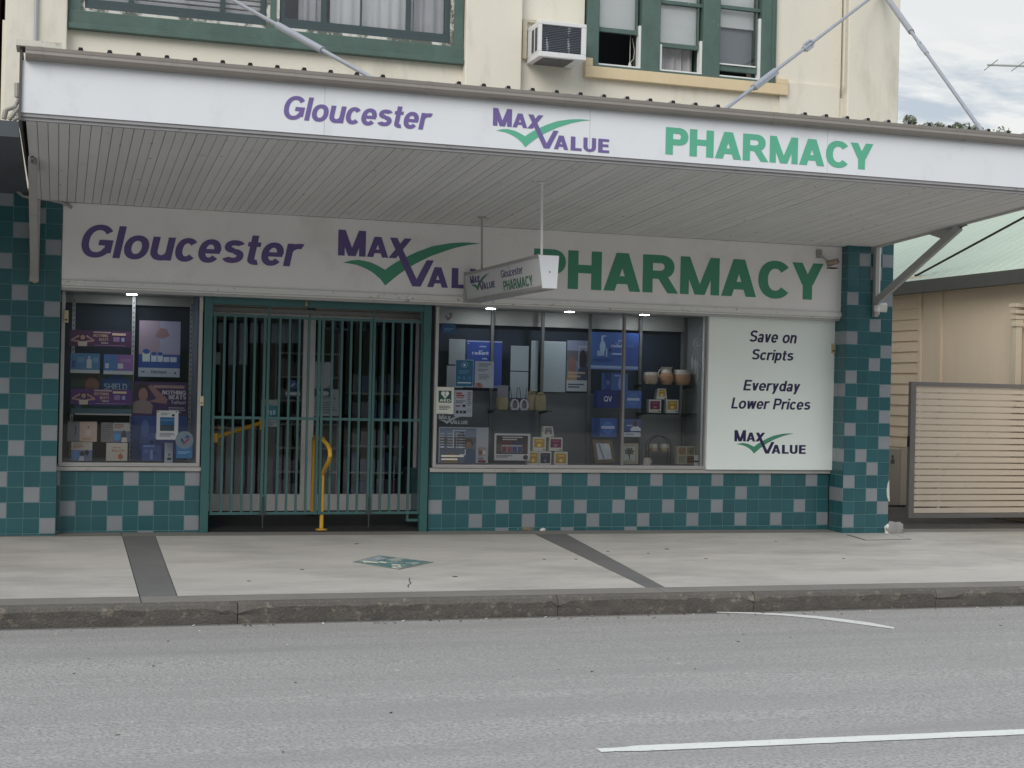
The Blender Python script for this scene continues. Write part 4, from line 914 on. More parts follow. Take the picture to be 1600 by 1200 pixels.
m = MB(); m.tube([Vector((a.x+.0, a.y+.02, a.z))+Vector((math.sin(t)*.06, 0, math.cos(t)*.085)) for t in [i*math.pi/10 for i in range(0, 11)]], .012, n=8); m.build('wall_ring', HL, mat('dull_yellow', (.3, .2, .06), .6, .1, 9))

# shop interior seen darkly through the glass
SI = thing('shop_interior', 'dim shop interior walls and counters behind the glass doors', 'interior', (.3, 4, 0))
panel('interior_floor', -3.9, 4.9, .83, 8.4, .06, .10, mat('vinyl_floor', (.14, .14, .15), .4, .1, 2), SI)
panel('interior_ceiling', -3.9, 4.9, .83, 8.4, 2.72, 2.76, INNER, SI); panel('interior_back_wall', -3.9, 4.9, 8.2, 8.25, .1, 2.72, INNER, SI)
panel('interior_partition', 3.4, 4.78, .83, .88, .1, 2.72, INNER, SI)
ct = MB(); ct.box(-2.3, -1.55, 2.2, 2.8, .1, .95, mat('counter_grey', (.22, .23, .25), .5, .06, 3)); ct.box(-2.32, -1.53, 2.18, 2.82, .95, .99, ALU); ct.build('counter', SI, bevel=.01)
ct = MB()
for k in range(7): ct.box(-1.42, -.72, 1.5, 1.9, .22+.27*k, .24+.27*k, mat('rack_shelf', (.30, .31, .33), .5, .06, 3))
ct.box(-1.44, -1.42, 1.5, 1.9, .1, 2.1); ct.box(-.72, -.70, 1.5, 1.9, .1, 2.1); ct.build('display_rack', SI)
ct = MB()
for k in range(6):
    for j in range(5):
        if random.random() < .8: c = random.choice([(45, 56, 84), (78, 80, 90), (34, 54, 92), (66, 50, 64), (92, 94, 100)]); xx = -1.38+.13*j; ct.box(xx, xx+.1, 1.55, 1.65, .242+.27*k, .242+.27*k+random.uniform(.1, .2), ink(*c))
ct.build('rack_stock', SI)
ct = MB()
for k in range(5): ct.box(-.62, .0, 1.2, 1.6, .2+.3*k, .22+.3*k, MATS['rack_shelf'])
for k in range(5):
    for j in range(6):
        c = random.choice([(36, 58, 108), (82, 86, 94), (98, 100, 106), (28, 42, 86), (54, 48, 70)]); xx = -.6+.1*j; ct.box(xx, xx+.08, 1.22, 1.32, .222+.3*k, .222+.3*k+random.uniform(.12, .24), ink(*c))
ct.build('stocked_shelf', SI)
for i, px in enumerate((347, 364, 381, 397, 414, 431, 447, 463)):
    x0, x1, z0, z1 = rect(px-6.5, 504, px+6, 536 + (34 if i in (1, 2) else 0), 1.0)
    tag(MB().box(x0, x1, 1.0, 1.004, z0, z1).build('hanging_card', m=ink(118, 130, 146)), 'longer blank grey card hanging at the left of the row inside the left door' if i in (1, 2) else 'short blank grey card hanging in the row inside the left door', 'card', 'grey cards hanging inside the left door')

# ------------------------------------------------------------------ posters, notices and goods in the windows
def poster(name, label, cat, pr, Y, base, art=(), th=.003, group=None, tilt=0, parent=None, depth=None):
    """a printed sheet (or box front) at its measured place; art in unit coordinates of the sheet"""
    x0, x1, z0, z1 = rect(*pr, Y); m = MB(); d = depth or th
    m.box(x0, x1, Y, Y+d, z0, z1, ink(*base)); w, h = x1-x0, z1-z0; k = 0
    for a in art:
        k += 1; yy = Y-.0004*k
        t = a[0]; c = ink(*a[-1])
        if t == 'r': m.box(x0+w*a[1], x0+w*a[3], yy, Y-.0001, z0+h*a[2], z0+h*a[4], c)
        elif t == 'e':
            n = 18; ps = [(x0+w*(a[1]+a[3]*math.cos(2*math.pi*i/n)), yy, z0+h*(a[2]+a[4]*math.sin(2*math.pi*i/n))) for i in range(n)]; m.prism(ps, (0, Y-.0001-yy, 0), c)
        elif t == 'p':
            m.prism([(x0+w*q[0], yy, z0+h*q[1]) for q in a[1]], (0, Y-.0001-yy, 0), c)
        elif t == 't':
            G, tw = text_pts(a[1], a[6] if len(a) > 7 else .2, .165, 0, .1); ww = w*(a[4]-a[2]); put(m, G, (x0+w*a[2], yy, z0+h*a[3]), UX*(ww/tw), UZ*(h*a[5]), NF, c, .0002, .00005)
        elif t == 'l':   # lines of small print
            n = a[5]
            for i in range(n):
                z = a[2]+(a[4]-a[2])*(i+.5)/n; f = .72+.28*((i*7919) % 5)/4; hh = (a[4]-a[2])/n*.26; m.box(x0+w*a[1], x0+w*(a[1]+(a[3]-a[1])*f), yy, Y-.0001, z0+h*(z-hh), z0+h*(z+hh), c)
    o = m.build(name, None); 
    # origin to the sheet's foot
    c0 = Vector(((x0+x1)/2, Y, z0)); o.data.transform(Matrix.Translation(-c0)); o.location = c0
    tag(o, label, cat, group); return o
WHT = (225, 227, 228); NV = (30, 45, 105)
def arms(x, y, s, skin=(190, 150, 140), shirt=(215, 200, 185), hair=(70, 45, 50)):
    """figure holding its head with both hands"""
    return [('e', x, y+.02*s, .095*s, .30*s, hair), ('e', x, y-.02*s, .06*s, .24*s, skin),
            ('p', [(x-.09*s, y-.52*s), (x-.30*s, y-.40*s), (x-.30*s, y-.24*s), (x-.09*s, y-.34*s)], skin), ('p', [(x+.09*s, y-.52*s), (x+.30*s, y-.40*s), (x+.30*s, y-.24*s), (x+.09*s, y-.34*s)], skin),
            ('p', [(x-.30*s, y-.40*s), (x-.30*s, y-.24*s), (x-.10*s, y+.22*s), (x-.08*s, y+.05*s)], skin), ('p', [(x+.30*s, y-.40*s), (x+.30*s, y-.24*s), (x+.10*s, y+.22*s), (x+.08*s, y+.05*s)], skin),
            ('p', [(x-.11*s, y-.9*s), (x-.12*s, y-.42*s), (x+.12*s, y-.42*s), (x+.11*s, y-.9*s)], shirt)]
yb_ = .45
banner = arms(.21, .58, .62) + [('t', 'NOTHING', .38, .62, .62, .17, .26, (205, 175, 150)), ('t', 'BEATS', .47, .38, .62, .17, .26, (205, 175, 150)), ('t', 'Telfast', .50, .2, .62, .12, .2, (215, 205, 210)), ('r', .38, .86, .66, .95, (190, 165, 170)), ('r', .68, .74, .9, .88, (215, 195, 170)), ('r', .7, .34, .8, .64, (150, 120, 170)), ('r', .83, .36, .88, .6, (150, 170, 220)), ('r', .4, .08, .9, .12, (150, 125, 165))]
poster('banner_poster', 'purple allergy banner of a figure clutching its head, upper of the two', 'poster', (108.5, 517, 206, 542), yb_, (88, 48, 92), banner)
poster('banner_poster', 'purple allergy banner of a figure clutching its head, lower one under the shield poster', 'poster', (110, 608, 207, 633), yb_, (92, 52, 120), banner)
poster('product_card', 'sky blue lotion card left of the blue and pink card', 'card', (110, 552, 156, 583), yb_-.1, (84, 140, 185), [('r', 0, 0, 1, .17, (200, 205, 205)), ('r', .05, .28, .18, .62, (60, 100, 165)), ('r', .55, .25, .72, .7, (205, 212, 220)), ('r', .6, .7, .67, .86, (190, 200, 215)), ('r', .24, .55, .48, .8, (110, 160, 190)), ('r', .76, .55, .95, .8, (120, 165, 205))])
poster('product_card', 'half blue half pink lotion card beside the sky blue card', 'card', (162, 554, 208, 585), yb_-.1, (84, 130, 195), [('r', .46, .2, 1, 1, (150, 110, 180)), ('r', 0, 0, 1, .18, (200, 205, 210)), ('r', .05, .3, .17, .55, (205, 212, 222)), ('r', .48, .3, .66, .55, (215, 210, 222)), ('r', .55, .62, .9, .8, (170, 130, 185))])
poster('shield_poster', 'dark green poster with blue shield emblem between the blue cards and lower banner', 'poster', (110, 584, 208, 646), .55, (52, 74, 62), [('e', .33, .78, .13, .24, (78, 55, 50)), ('e', .34, .7, .11, .2, (150, 105, 90)), ('p', [(.5, .55), (.5, .86), (.72, 1.0), (.94, .86), (.94, .55)], (40, 80, 140)), ('t', 'SHIELD', .53, .6, .9, .16, .22, (165, 190, 205)), ('r', .02, .0, .98, .12, (80, 110, 125)), ('r', .3, .16, .85, .3, (50, 95, 130)), ('e', .12, .24, .08, .12, (70, 110, 120))])
poster('lotion_poster', 'tall pink to blue skin lotion poster with white base strip in the left window', 'poster', (217, 501.5, 281.5, 589), .55, (150, 135, 152), [('r', .5, .42, 1, 1, (152, 152, 178)), ('p', [(.38, .72), (.5, .88), (.66, .86), (.74, .74), (.56, .68)], (140, 112, 118)), ('r', 0, .16, 1, .4, (38, 76, 150)), ('r', 0, .0, 1, .16, (170, 182, 196)), ('r', .09, .27, .27, .43, (190, 205, 200)), ('e', .18, .45, .085, .045, (52, 80, 150)), ('r', .3, .27, .43, .4, (190, 200, 215)), ('e', .365, .41, .065, .035, (52, 80, 150)), ('r', .45, .27, .58, .4, (190, 200, 215)), ('e', .515, .41, .065, .035, (52, 80, 150)), ('r', .6, .27, .74, .36, (185, 195, 215)), ('r', .76, .27, .92, .36, (185, 195, 215)), ('t', 'Dermeze', .31, .065, .68, .055, .2, (60, 72, 100)), ('r', .07, .075, .15, .1, (90, 105, 130)), ('p', [(.86, .06), (.89, .1), (.93, .06)], (50, 60, 80))])
poster('allergy_poster', 'large purple poster reading NOTHING BEATS with a figure in a pale shirt', 'poster', (206, 597, 293, 650), .56, (66, 38, 92), [('e', .18, .70, .14, .26, (52, 32, 38)), ('e', .20, .62, .085, .2, (150, 112, 108)), ('p', [(.30, .42), (.62, .36), (.64, .5), (.34, .92), (.28, .86), (.44, .52)], (152, 112, 110)), ('p', [(.0, .08), (.02, .40), (.14, .46), (.30, .44), (.38, .30), (.36, .06)], (140, 124, 120)), ('r', .38, .82, .94, .91, (160, 130, 125)), ('t', 'NOTHING', .54, .64, .97, .12, .26, (205, 200, 208)), ('t', 'BEATS', .66, .5, .97, .12, .26, (205, 200, 208)), ('t', 'Telfast', .7, .36, .97, .1, .18, (190, 185, 200)), ('l', .66, .08, .97, .28, 3, (160, 150, 175))])
poster('skincare_poster', 'blue skincare poster low behind the round tick sticker in the left window', 'poster', (205, 650, 293, 720), .56, (46, 74, 140), [('r', .15, .25, .42, .62, (72, 100, 165)), ('e', .24, .72, .07, .2, (82, 112, 175)), ('e', .36, .42, .04, .05, (30, 50, 100)), ('t', 'r', .42, .5, .47, .15, .2, (160, 175, 205))])
poster('window_notice', 'white taped notice with a sea picture on the left window glass', 'notice', (244.5, 641.5, 278.5, 687), .0095, WHT, [('r', .16, .3, .82, .77, (28, 100, 155)), ('r', .16, .3, .82, .5, (32, 62, 80)), ('r', .18, .64, .8, .7, (80, 140, 185)), ('r', .7, .8, .82, .88, (20, 30, 40)), ('l', .15, .1, .85, .24, 3, (120, 125, 130)), ('l', .2, .83, .6, .93, 2, (150, 155, 160)), ('e', .06, .96, .03, .022, (30, 30, 35)), ('e', .9, .96, .03, .022, (30, 30, 35))])
def tick_art(): return [('p', [(.26, .5), (.36, .62), (.5, .42), (.46, .26)], (45, 75, 150)), ('p', [(.46, .22), (.44, .36), (.72, .62), (.8, .56)], (170, 50, 60)), ('p', [(.5, .6), (.62, .78), (.8, .7), (.72, .6)], (50, 80, 150))]
def sticker(label, pr, Y, base, art):
    x0, x1, z0, z1 = rect(*pr, Y); m = MB(); c = ((x0+x1)/2, Y, (z0+z1)/2); r = (x1-x0)/2; n = 28
    m.prism([(c[0]+r*math.cos(2*math.pi*i/n), Y, c[2]+r*math.sin(2*math.pi*i/n)) for i in range(n)], (0, .001, 0), ink(*base))
    for k, a in enumerate(art): m.prism([(x0+(x1-x0)*q[0], Y-.0004*(k+1), z0+(z1-z0)*q[1]) for q in a[1]], (0, .0003, 0), ink(*a[-1]))
    return tag(m.build('round_sticker'), label, 'sticker')
sticker('round pale sticker with blue and red tick at the foot of the left window', (274, 673, 302.5, 702), .0085, (130, 150, 165), tick_art())
poster('square_sticker', 'blue square sticker under the round tick sticker in the left window', 'sticker', (275, 694, 300.5, 716), .0092, (40, 122, 180), [('l', .12, .3, .88, .5, 2, (150, 195, 220))])
F_ = lambda *k: list(k)
poster('gift_box', 'grey and pink skincare box, upper left of four boxes in the left window', 'box', (105.5, 659, 151.5, 690), .30, (205, 178, 165), [('r', 0, 0, .41, 1, (120, 118, 128)), ('p', [(.18, .2), (.26, .5), (.24, .85), (.3, .7), (.28, .4)], (50, 50, 60)), ('r', .62, .3, .8, .6, (215, 195, 185)), ('e', .7, .74, .03, .06, (120, 100, 95)), ('l', .5, .08, .95, .2, 1, (185, 140, 120))], depth=.14)
poster('gift_box', 'grey and blue photo box, upper right of four boxes in the left window', 'box', (158, 660.5, 202.5, 691), .30, (128, 124, 124), [('l', .05, .1, .36, .9, 8, (105, 102, 104)), ('r', .42, 0, 1, .58, (95, 115, 155)), ('r', .42, .58, 1, 1, (185, 182, 180)), ('e', .56, .28, .13, .2, (80, 150, 205)), ('e', .8, .36, .08, .26, (60, 50, 50)), ('p', [(.72, 0), (.74, .25), (.9, .25), (.92, 0)], (215, 205, 200)), ('l', .46, .7, .8, .95, 3, (150, 110, 90))], depth=.14)
poster('gift_box', 'white and blue couple photo box, lower left of four boxes in the left window', 'box', (111.5, 691, 144, 720), .28, (200, 192, 182), [('r', 0, 0, 1, .58, (112, 132, 175)), ('e', .2, .32, .16, .2, (90, 150, 210)), ('e', .52, .38, .11, .15, (45, 38, 48)), ('e', .74, .44, .11, .15, (40, 32, 42)), ('p', [(.34, 0), (.42, .26), (.6, .26), (.62, 0)], (200, 205, 220)), ('p', [(.6, 0), (.66, .3), (.88, .3), (.95, 0)], (120, 125, 150)), ('l', .06, .66, .6, .95, 4, (165, 125, 95))], depth=.14)
poster('gift_box', 'cream box with an orange drop, lower right of four boxes in the left window', 'box', (166, 692, 199, 720), .28, (208, 200, 188), [('e', .68, .24, .12, .15, (195, 105, 70)), ('p', [(.6, .32), (.68, .44), (.76, .32)], (195, 105, 70)), ('t', 'Bio-Oil', .26, .5, .84, .14, .2, (190, 120, 90)), ('l', .3, .7, .85, .8, 1, (195, 150, 125))], depth=.14)
poster('gift_box', 'blue skincare box standing beside the white bottle in the left window', 'box', (221.5, 695, 252.5, 720), .28, (58, 88, 155), [('l', .08, .84, .85, .98, 1, (130, 160, 215)), ('r', .42, .1, .56, .68, (120, 150, 205)), ('e', .64, .48, .09, .11, (30, 45, 100)), ('l', .1, .5, .35, .7, 2, (100, 130, 190))], depth=.12)
b = at(264, 719, Y=.26); m = MB(); m.box(b.x-.045, b.x+.035, .24, .30, DFZ, at(264, 692, Y=.26).z, ink(190, 198, 215)); m.box(b.x-.02, b.x+.02, .2385, .24, DFZ+.05, DFZ+.075, NAVY); m.lathe((b.x, .2399, DFZ+.105), [(.014, 0), (.014, -.001)], ink(120, 135, 165), 12, 'y')
tag(m.build('lotion_pack', bevel=.012), 'white rounded lotion pack between the blue box and the tick sticker', 'lotion pack')
sh = MB()
zl = at(160, 646, Y=.5).z; sh.box(wl0+.15, at(204, 646, Y=.5).x, .3, .6, zl-.012, zl); tag(sh.build('shelf', m=ALU), 'thin grey shelf under the shield poster in the left window', 'shelf')

# wide window
poster('blank_board', 'small blank white board with rounded look at the top left of the wide window', 'board', (701.5, 530, 727, 569.5), .66, (150, 160, 165), [('r', .02, .98, .98, .995, (180, 188, 192))])
poster('blank_board', 'blank white board half hidden behind the teal notice', 'board', (698, 571.5, 724, 606), .66, (146, 157, 163))
poster('radiant_poster', 'deep blue poster reading radiant near the left of the wide window', 'poster', (728.5, 532, 784, 606), .66, (44, 70, 150), [('r', .0, .0, 1, .05, (110, 130, 180)), ('r', .0, .965, 1, .99, (150, 160, 190)), ('t', 'radiant', .16, .70, .62, .07, .2, (190, 200, 225)), ('l', .36, .84, .62, .9, 1, (140, 155, 200)), ('l', .34, .76, .5, .8, 1, (140, 155, 200)), ('r', .44, .6, .58, .63, (150, 165, 205)), ('e', .05, .93, .02, .015, (160, 170, 205))])
for i, (pr, lab) in enumerate((((798, 540.5, 826, 579.5), 'blank white sheet pinned above another in the middle of the wide window'), ((797, 581, 825, 622), 'blank white sheet pinned directly under the other middle sheet'), ((829.5, 532.5, 840.5, 611.5), 'narrow tall blank white strip left of the wide blank panel'), ((846.5, 533.5, 884, 612.5), 'large blank white panel right of the narrow strip'))):
    poster('blank_sheet', lab, 'sheet', pr, .66, (150, 165, 172), [('r', 0, .985, 1, 1, (175, 188, 192))])
couple = lambda f: [('r', 0, .22, 1, 1, (105, 115, 135)), ('r', 0, .8, 1, 1, (120, 130, 155)), ('r', 0, .6, 1, .8, (88, 88, 100)), ('e', .25, .5, .2, .18, (120, 92, 88)), ('e', .78, .62, .19, .2, (52, 45, 58)), ('p', [(.5, .22), (.58, .46), (1, .5), (1, .22)], (60, 68, 92)), ('p', [(0, .22), (.05, .4), (.4, .38), (.5, .22)], (150, 125, 95)), ('l', .08, .26, .9, .4, 2, (165, 150, 130)), ('r', .56, .45, .6, .88, (150, 155, 170)), ('r', .56, .86, 1, .9, (150, 155, 170)), ('r', 0, 0, 1, .2, (165, 172, 180)), ('l', .08, .06, .85, .16, 2, (60, 75, 100))]
poster('photo_poster', 'poster of a couple outdoors beside the large blank panel', 'poster', (885.5, 532, 917.5, 611.5), .655, (165, 172, 180), couple(0))
poster('radiant_banner', 'bright blue lotion banner hanging high in the wide window', 'banner', (923.5, 519.5, 997.5, 577.5), .40, (62, 98, 168), [('r', 0, 0, 1, .035, (110, 135, 195)), ('r', 0, .035, 1, .1, (150, 172, 212)), ('r', .72, .1, 1, 1, (54, 86, 158)), ('e', .25, .25, .22, .05, (45, 72, 140)), ('r', .13, .36, .28, .5, (150, 170, 205)), ('e', .24, .6, .06, .17, (165, 185, 215)), ('r', .21, .76, .25, .9, (165, 185, 215)), ('r', .22, .88, .31, .91, (165, 185, 215)), ('r', .31, .34, .34, .56, (150, 172, 210)), ('e', .4, .52, .035, .05, (40, 62, 120)), ('t', 'radiant', .42, .6, .7, .09, .2, (185, 200, 230)), ('t', 'skin', .74, .6, .9, .09, .16, (95, 125, 190)), ('r', .44, .4, .64, .44, (175, 192, 225)), ('l', .56, .74, .66, .82, 1, (140, 165, 215)), ('l', .5, .7, .64, .74, 1, (140, 165, 215))])
blu = [('e', .5, .5, .3, .32, (104, 138, 200)), ('e', .5, .5, .26, .28, (82, 120, 186)), ('r', .12, .44, .88, .58, (185, 198, 222))]
poster('lotion_box', 'blue lotion box under the bright banner, standing above the navy QV box', 'box', (945, 583, 981, 610), .42, (70, 104, 170), [('r', 0, 0, .28, 1, (44, 64, 120)), ('e', .68, .42, .1, .36, (130, 155, 205)), ('l', .42, .78, .8, .92, 1, (150, 175, 220)), ('e', .14, .45, .1, .14, (90, 110, 160))], depth=.1)
poster('lotion_box', 'navy box with white QV lettering left of the mullion', 'box', (932, 610.5, 970.5, 637.5), .36, (28, 48, 122), [('r', .78, 0, 1, 1, (24, 40, 104)), ('t', 'QV', .3, .38, .62, .3, .16, (225, 228, 235))], depth=.1)
poster('lotion_box', 'pale blue box with ring emblem right of the mullion, level with the QV box', 'box', (977, 610.5, 1002, 638), .36, (78, 112, 182), blu, depth=.1)
poster('lotion_box', 'mid blue box with ring emblem on the lower shelf left of the mullion', 'box', (929.5, 653.5, 963.5, 682.5), .36, (62, 100, 172), [('r', 0, 0, .22, 1, (40, 66, 125))]+[(a[0], a[1]*.8+.2, a[2], a[3]*.8 if a[0] == 'e' else a[3]*.8+.2, a[4], a[5]) for a in blu], depth=.1)
poster('lotion_box', 'blue and white box with a person in a white coat right of the mullion', 'box', (974.5, 655, 1001, 682.5), .36, (92, 108, 158), [('r', 0, 0, 1, .26, (200, 205, 215)), ('p', [(0, .24), (.5, .34), (1, .24), (1, .3), (.5, .39), (0, .3)], (35, 45, 80)), ('p', [(.38, .34), (.44, .5), (.62, .62), (.82, .6), (1, .48), (1, .33)], (215, 218, 226)), ('e', .68, .74, .1, .18, (110, 78, 68)), ('r', .16, .6, .5, .68, (165, 180, 212)), ('l', .1, .08, .8, .2, 1, (140, 150, 170))], depth=.1)
# glass shelves
def gshelf(label, pa, pb, py, Y0, Y1, br=True):
    a, b = at(pa, py, Y=(Y0+Y1)/2), at(pb, py, Y=(Y0+Y1)/2); s_ = thing('glass_shelf', label, 'shelf', ((a.x+b.x)/2, (Y0+Y1)/2, a.z-.012)); z = (a.z+b.z)/2
    MB().box(a.x, b.x, Y0, Y1, z-.010, z).build('sheet', s_, GLASSC)
    m = MB()
    for x in (a.x+.02, b.x-.05): MB().prism([(x, Y0+.05, z-.012), (x, Y1+.02, z-.012), (x, Y1+.02, z-.05), (x, Y0+.05, z-.02)], (.008, 0, 0), DARK).build('shelf_bracket', s_)
    return z
zsh1 = gshelf('glass shelf carrying the two-tone pots and jug', 996, 1082, 601, .30, .60)
zsh2 = gshelf('glass shelf carrying the gold, purple and yellow tea boxes', 1000, 1080, 645, .30, .60)
zsh3 = gshelf('glass shelf carrying baskets and rings at the middle of the wide window', 766, 856, 640.5, .30, .60)
# pottery
CERW = mat('cream_glaze', (.50, .47, .42), .35, .08, 20); TERR = mat('bare_terracotta', (.42, .24, .14), .7, .1, 20); STON = mat('stoneware', (.40, .30, .22), .6, .12, 20)
def pot(name, label, cat, px0, px1, py0, py1, Y, prof, split=.55, lower=TERR, handle=0, z=None):
    x0, x1 = at(px0, py1, Y=Y).x, at(px1, py1, Y=Y).x; zb_ = z if z is not None else at((px0+px1)/2, py1, Y=Y).z; h = at((px0+px1)/2, py0, Y=Y).z-zb_; r = (x1-x0)/2; cx = (x0+x1)/2
    t = thing(name, label, cat, (cx, Y, zb_))
    P = []
    for (a, b), (c, d) in zip(prof, prof[1:]):
        for i in range(5): f = i/5; P.append((a+(c-a)*f, b+(d-b)*f))
    P.append(prof[-1])
    lo = [(q[0]*r, q[1]*h) for q in P if q[1] <= split]; hi = [(q[0]*r, q[1]*h) for q in P if q[1] > split]; lo.append(hi[0])
    hi += [(hi[-1][0]*.9, hi[-1][1]), (hi[-1][0]*.86, hi[-1][1]*.93)]
    MB().lathe((cx, Y, zb_), lo, lower, 24).build('lower_body', t, smooth=True); MB().lathe((cx, Y, zb_), hi, CERW, 24).build('glazed_rim', t, smooth=True)
    if handle:
        m = MB(); s = -1 if handle < 0 else 1
        m.tube([Vector((cx+s*r*(.72+.55*math.sin(a)), Y, zb_+h*(.62+.26*math.cos(a)))) for a in [math.pi*i/9 for i in range(10)]], .008, n=8); m.build('handle', t, CERW, smooth=True)
    return t
PP1 = [(.72, 0), (.92, .18), (1, .45), (.96, .75), (.88, 1)]
pot('planter_pot', 'squat two-tone pot left of the jug on the top glass shelf', 'pot', 1005.5, 1027.5, 581.5, 600.5, .44, PP1, .74, STON, z=zsh1)
pot('pottery_jug', 'two-tone pottery jug with a looped handle between two pots', 'jug', 1031, 1051, 573.5, 601, .44, [(.7, 0), (.98, .25), (1, .5), (.72, .8), (.7, .88), (.86, 1)], .62, TERR, -1, z=zsh1)
pot('planter_pot', 'larger two-tone terracotta pot right of the jug on the top glass shelf', 'pot', 1052, 1078, 578, 601.5, .44, PP1, .68, TERR, z=zsh1)
# tea boxes: front face, a yellow or purple label, some with a house-shaped front
def tea(label, pr, Y, col, house=False, z=None):
    x0, x1, z0, z1 = rect(*pr, Y); z0 = z if z is not None else z0; w, h = x1-x0, z1-z0; m = MB(); d = .07
    W_ = ink(205, 203, 196)
    if house:
        q = [(x0, z0), (x1, z0), (x1-.12*w, z1), (x0+.12*w, z1)]; m.prism([(a, Y, b) for a, b in q], (0, d, 0), W_); m.prism([(x0+.18*w, Y-.0006, z0+h*.3), (x1-.18*w, Y-.0006, z0+h*.3), (x1-.22*w, Y-.0006, z1-h*.12), (x0+.22*w, Y-.0006, z1-h*.12)], (0, .0005, 0), ink(*col))
    else:
        m.box(x0, x1, Y, Y+d, z0, z1, W_); m.box(x0+.1*w, x1-.1*w, Y-.0006, Y-.0001, z0+.25*h, z1-.1*h, ink(*col))
    m.box(x0+.25*w, x1-.25*w, Y-.001, Y-.0007, z1-.3*h, z1-.22*h, ink(*[min(255, v+45) for v in col])); n = 14
    m.prism([((x0+x1)/2+.15*w*math.cos(2*math.pi*i/n), Y-.001, z0+.42*h+.11*h*math.sin(2*math.pi*i/n)) for i in range(n)], (0, .0003, 0), ink(*[min(255, v+60) for v in col]))
    m.box(x1-.24*w, x1-.08*w, Y-.001, Y-.0002, z0+.06*h, z0+.14*h, ink(70, 70, 72))
    o = m.build('tea_box', bevel=.002); return tag(o, label, 'tea box')
GO, PU, BL = (178, 146, 60), (112, 42, 78), (42, 46, 72)
ya_ = .44
za = tea('purple tea box on the glass shelf under the pots', (1014, 624.5, 1033, 645), ya_, PU, z=zsh2)
tea('yellow tea box on the glass shelf right of the purple one', (1041, 624.5, 1060, 645), ya_, GO, z=zsh2)
tea('gold sloping-sided tea box standing on top of the purple and yellow pair', (1025.5, 607, 1042.5, 624), ya_, GO, True)
yb2 = .22
tea('yellow tea box partly behind the hair colour card, bottom row', (824.5, 705, 841.5, 724.5), yb2, GO, z=DFZ)
tea('navy tea box in the middle of the bottom row', (842.5, 705.5, 861.5, 724.5), yb2-.03, BL, z=DFZ)
tea('yellow tea box at the right end of the bottom row', (866, 706, 887, 724.5), yb2, GO, z=DFZ)
tea('yellow tea box in the second row above the yellow and navy pair', (832.5, 683.5, 853, 704.5), yb2, GO)
tea('purple tea box in the second row of the tea pyramid', (858, 684, 879, 704.5), yb2, PU)
tea('white sloping-sided tea box at the tip of the tea pyramid', (847.5, 666.5, 866, 683.5), yb2, (120, 120, 128), True)
# notices on the glass at the left of the wide window
yg = -.006
yi = .0095
poster('teal_notice', 'teal blue notice with white round emblem on the wide window glass', 'notice', (711.5, 562, 739.5, 604.5), yi, (38, 112, 150), [('r', 0, 0, 1, .02, (190, 210, 220)), ('r', 0, .98, 1, 1, (190, 210, 220)), ('r', 0, 0, .02, 1, (190, 210, 220)), ('r', .98, 0, 1, 1, (190, 210, 220)), ('e', .5, .82, .18, .11, (150, 195, 215)), ('e', .5, .82, .15, .09, (38, 112, 150)), ('e', .5, .81, .07, .05, (205, 222, 230)), ('l', .22, .48, .78, .62, 3, (100, 160, 190)), ('r', .12, .13, .88, .175, (205, 222, 230)), ('e', .2, .33, .09, .07, (62, 132, 168)), ('e', .5, .33, .09, .07, (62, 132, 168)), ('e', .8, .33, .09, .07, (62, 132, 168))])
poster('paper_notice', 'white typed notice with a flower corner beside the teal notice', 'notice', (742, 564.5, 771.5, 606), yi, (188, 196, 206), [('l', .2, .78, .85, .93, 2, (130, 138, 148)), ('l', .15, .6, .7, .72, 2, (130, 138, 148)), ('l', .2, .3, .8, .52, 4, (130, 138, 148)), ('p', [(0, 0), (.05, .18), (.3, .2), (.45, .08), (.4, 0)], (175, 140, 140)), ('e', .22, .12, .1, .06, (150, 95, 100))])
AE = [('r', .02, .01, .98, .99, (196, 198, 190)), ('r', .14, .42, .85, .86, (28, 72, 62)), ('e', .40, .76, .115, .075, (205, 210, 205)), ('e', .60, .76, .115, .075, (205, 210, 205)), ('p', [(.285, .745), (.5, .565), (.715, .745)], (205, 210, 205)), ('p', [(.48, .80), (.52, .80), (.51, .70), (.545, .70), (.49, .6), (.5, .67), (.47, .67)], (28, 72, 62)), ('t', 'AED', .2, .46, .8, .09, .24, (205, 210, 205)), ('l', .18, .15, .82, .32, 3, (110, 115, 110)), ('l', .14, .02, .86, .04, 1, (150, 150, 140))]
poster('defibrillator_sign', 'white and dark green AED sign with a split heart on the window frame', 'sign', (681, 604.5, 709.5, 647), -.0345, (150, 152, 145), AE, th=.004)
poster('poetry_flyer', 'white flyer with red heading beside the green AED sign', 'flyer', (709.8, 609.5, 738, 651), yi-.0, (192, 198, 212), [('r', .1, .84, .42, .91, (170, 70, 65)), ('r', .1, .76, .55, .82, (160, 60, 60)), ('r', .1, .69, .52, .73, (175, 110, 115)), ('l', .08, .5, .62, .62, 2, (90, 95, 120)), ('r', .45, .36, .62, .46, (60, 60, 75)), ('r', .08, .36, .34, .44, (150, 120, 150)), ('r', .1, .12, .25, .23, (45, 48, 62)), ('r', .32, .12, .45, .23, (70, 62, 80)), ('r', .5, .12, .66, .23, (55, 60, 78)), ('l', .72, .4, .94, .94, 8, (120, 125, 140)), ('e', .83, .24, .09, .065, (100, 105, 115)), ('e', .83, .24, .07, .05, (192, 198, 212))])
x0_ = at(685.5, 660, Y=yi).x; x1_ = at(731, 660, Y=yi).x; sx = (x1_-x0_)/667; zz0 = at(690, 655, Y=yi).z; lt = MB()
DEC = ink(190, 198, 202); logo(lt, (x0_, yi, zz0), UX*sx, UZ*((at(690, 648.5, Y=yi).z-zz0)/110*1.05), NF, DEC, DEC, .0008); tag(lt.build('window_decal'), 'white MAX VALUE decal with tick on the wide window under the AED sign', 'decal')
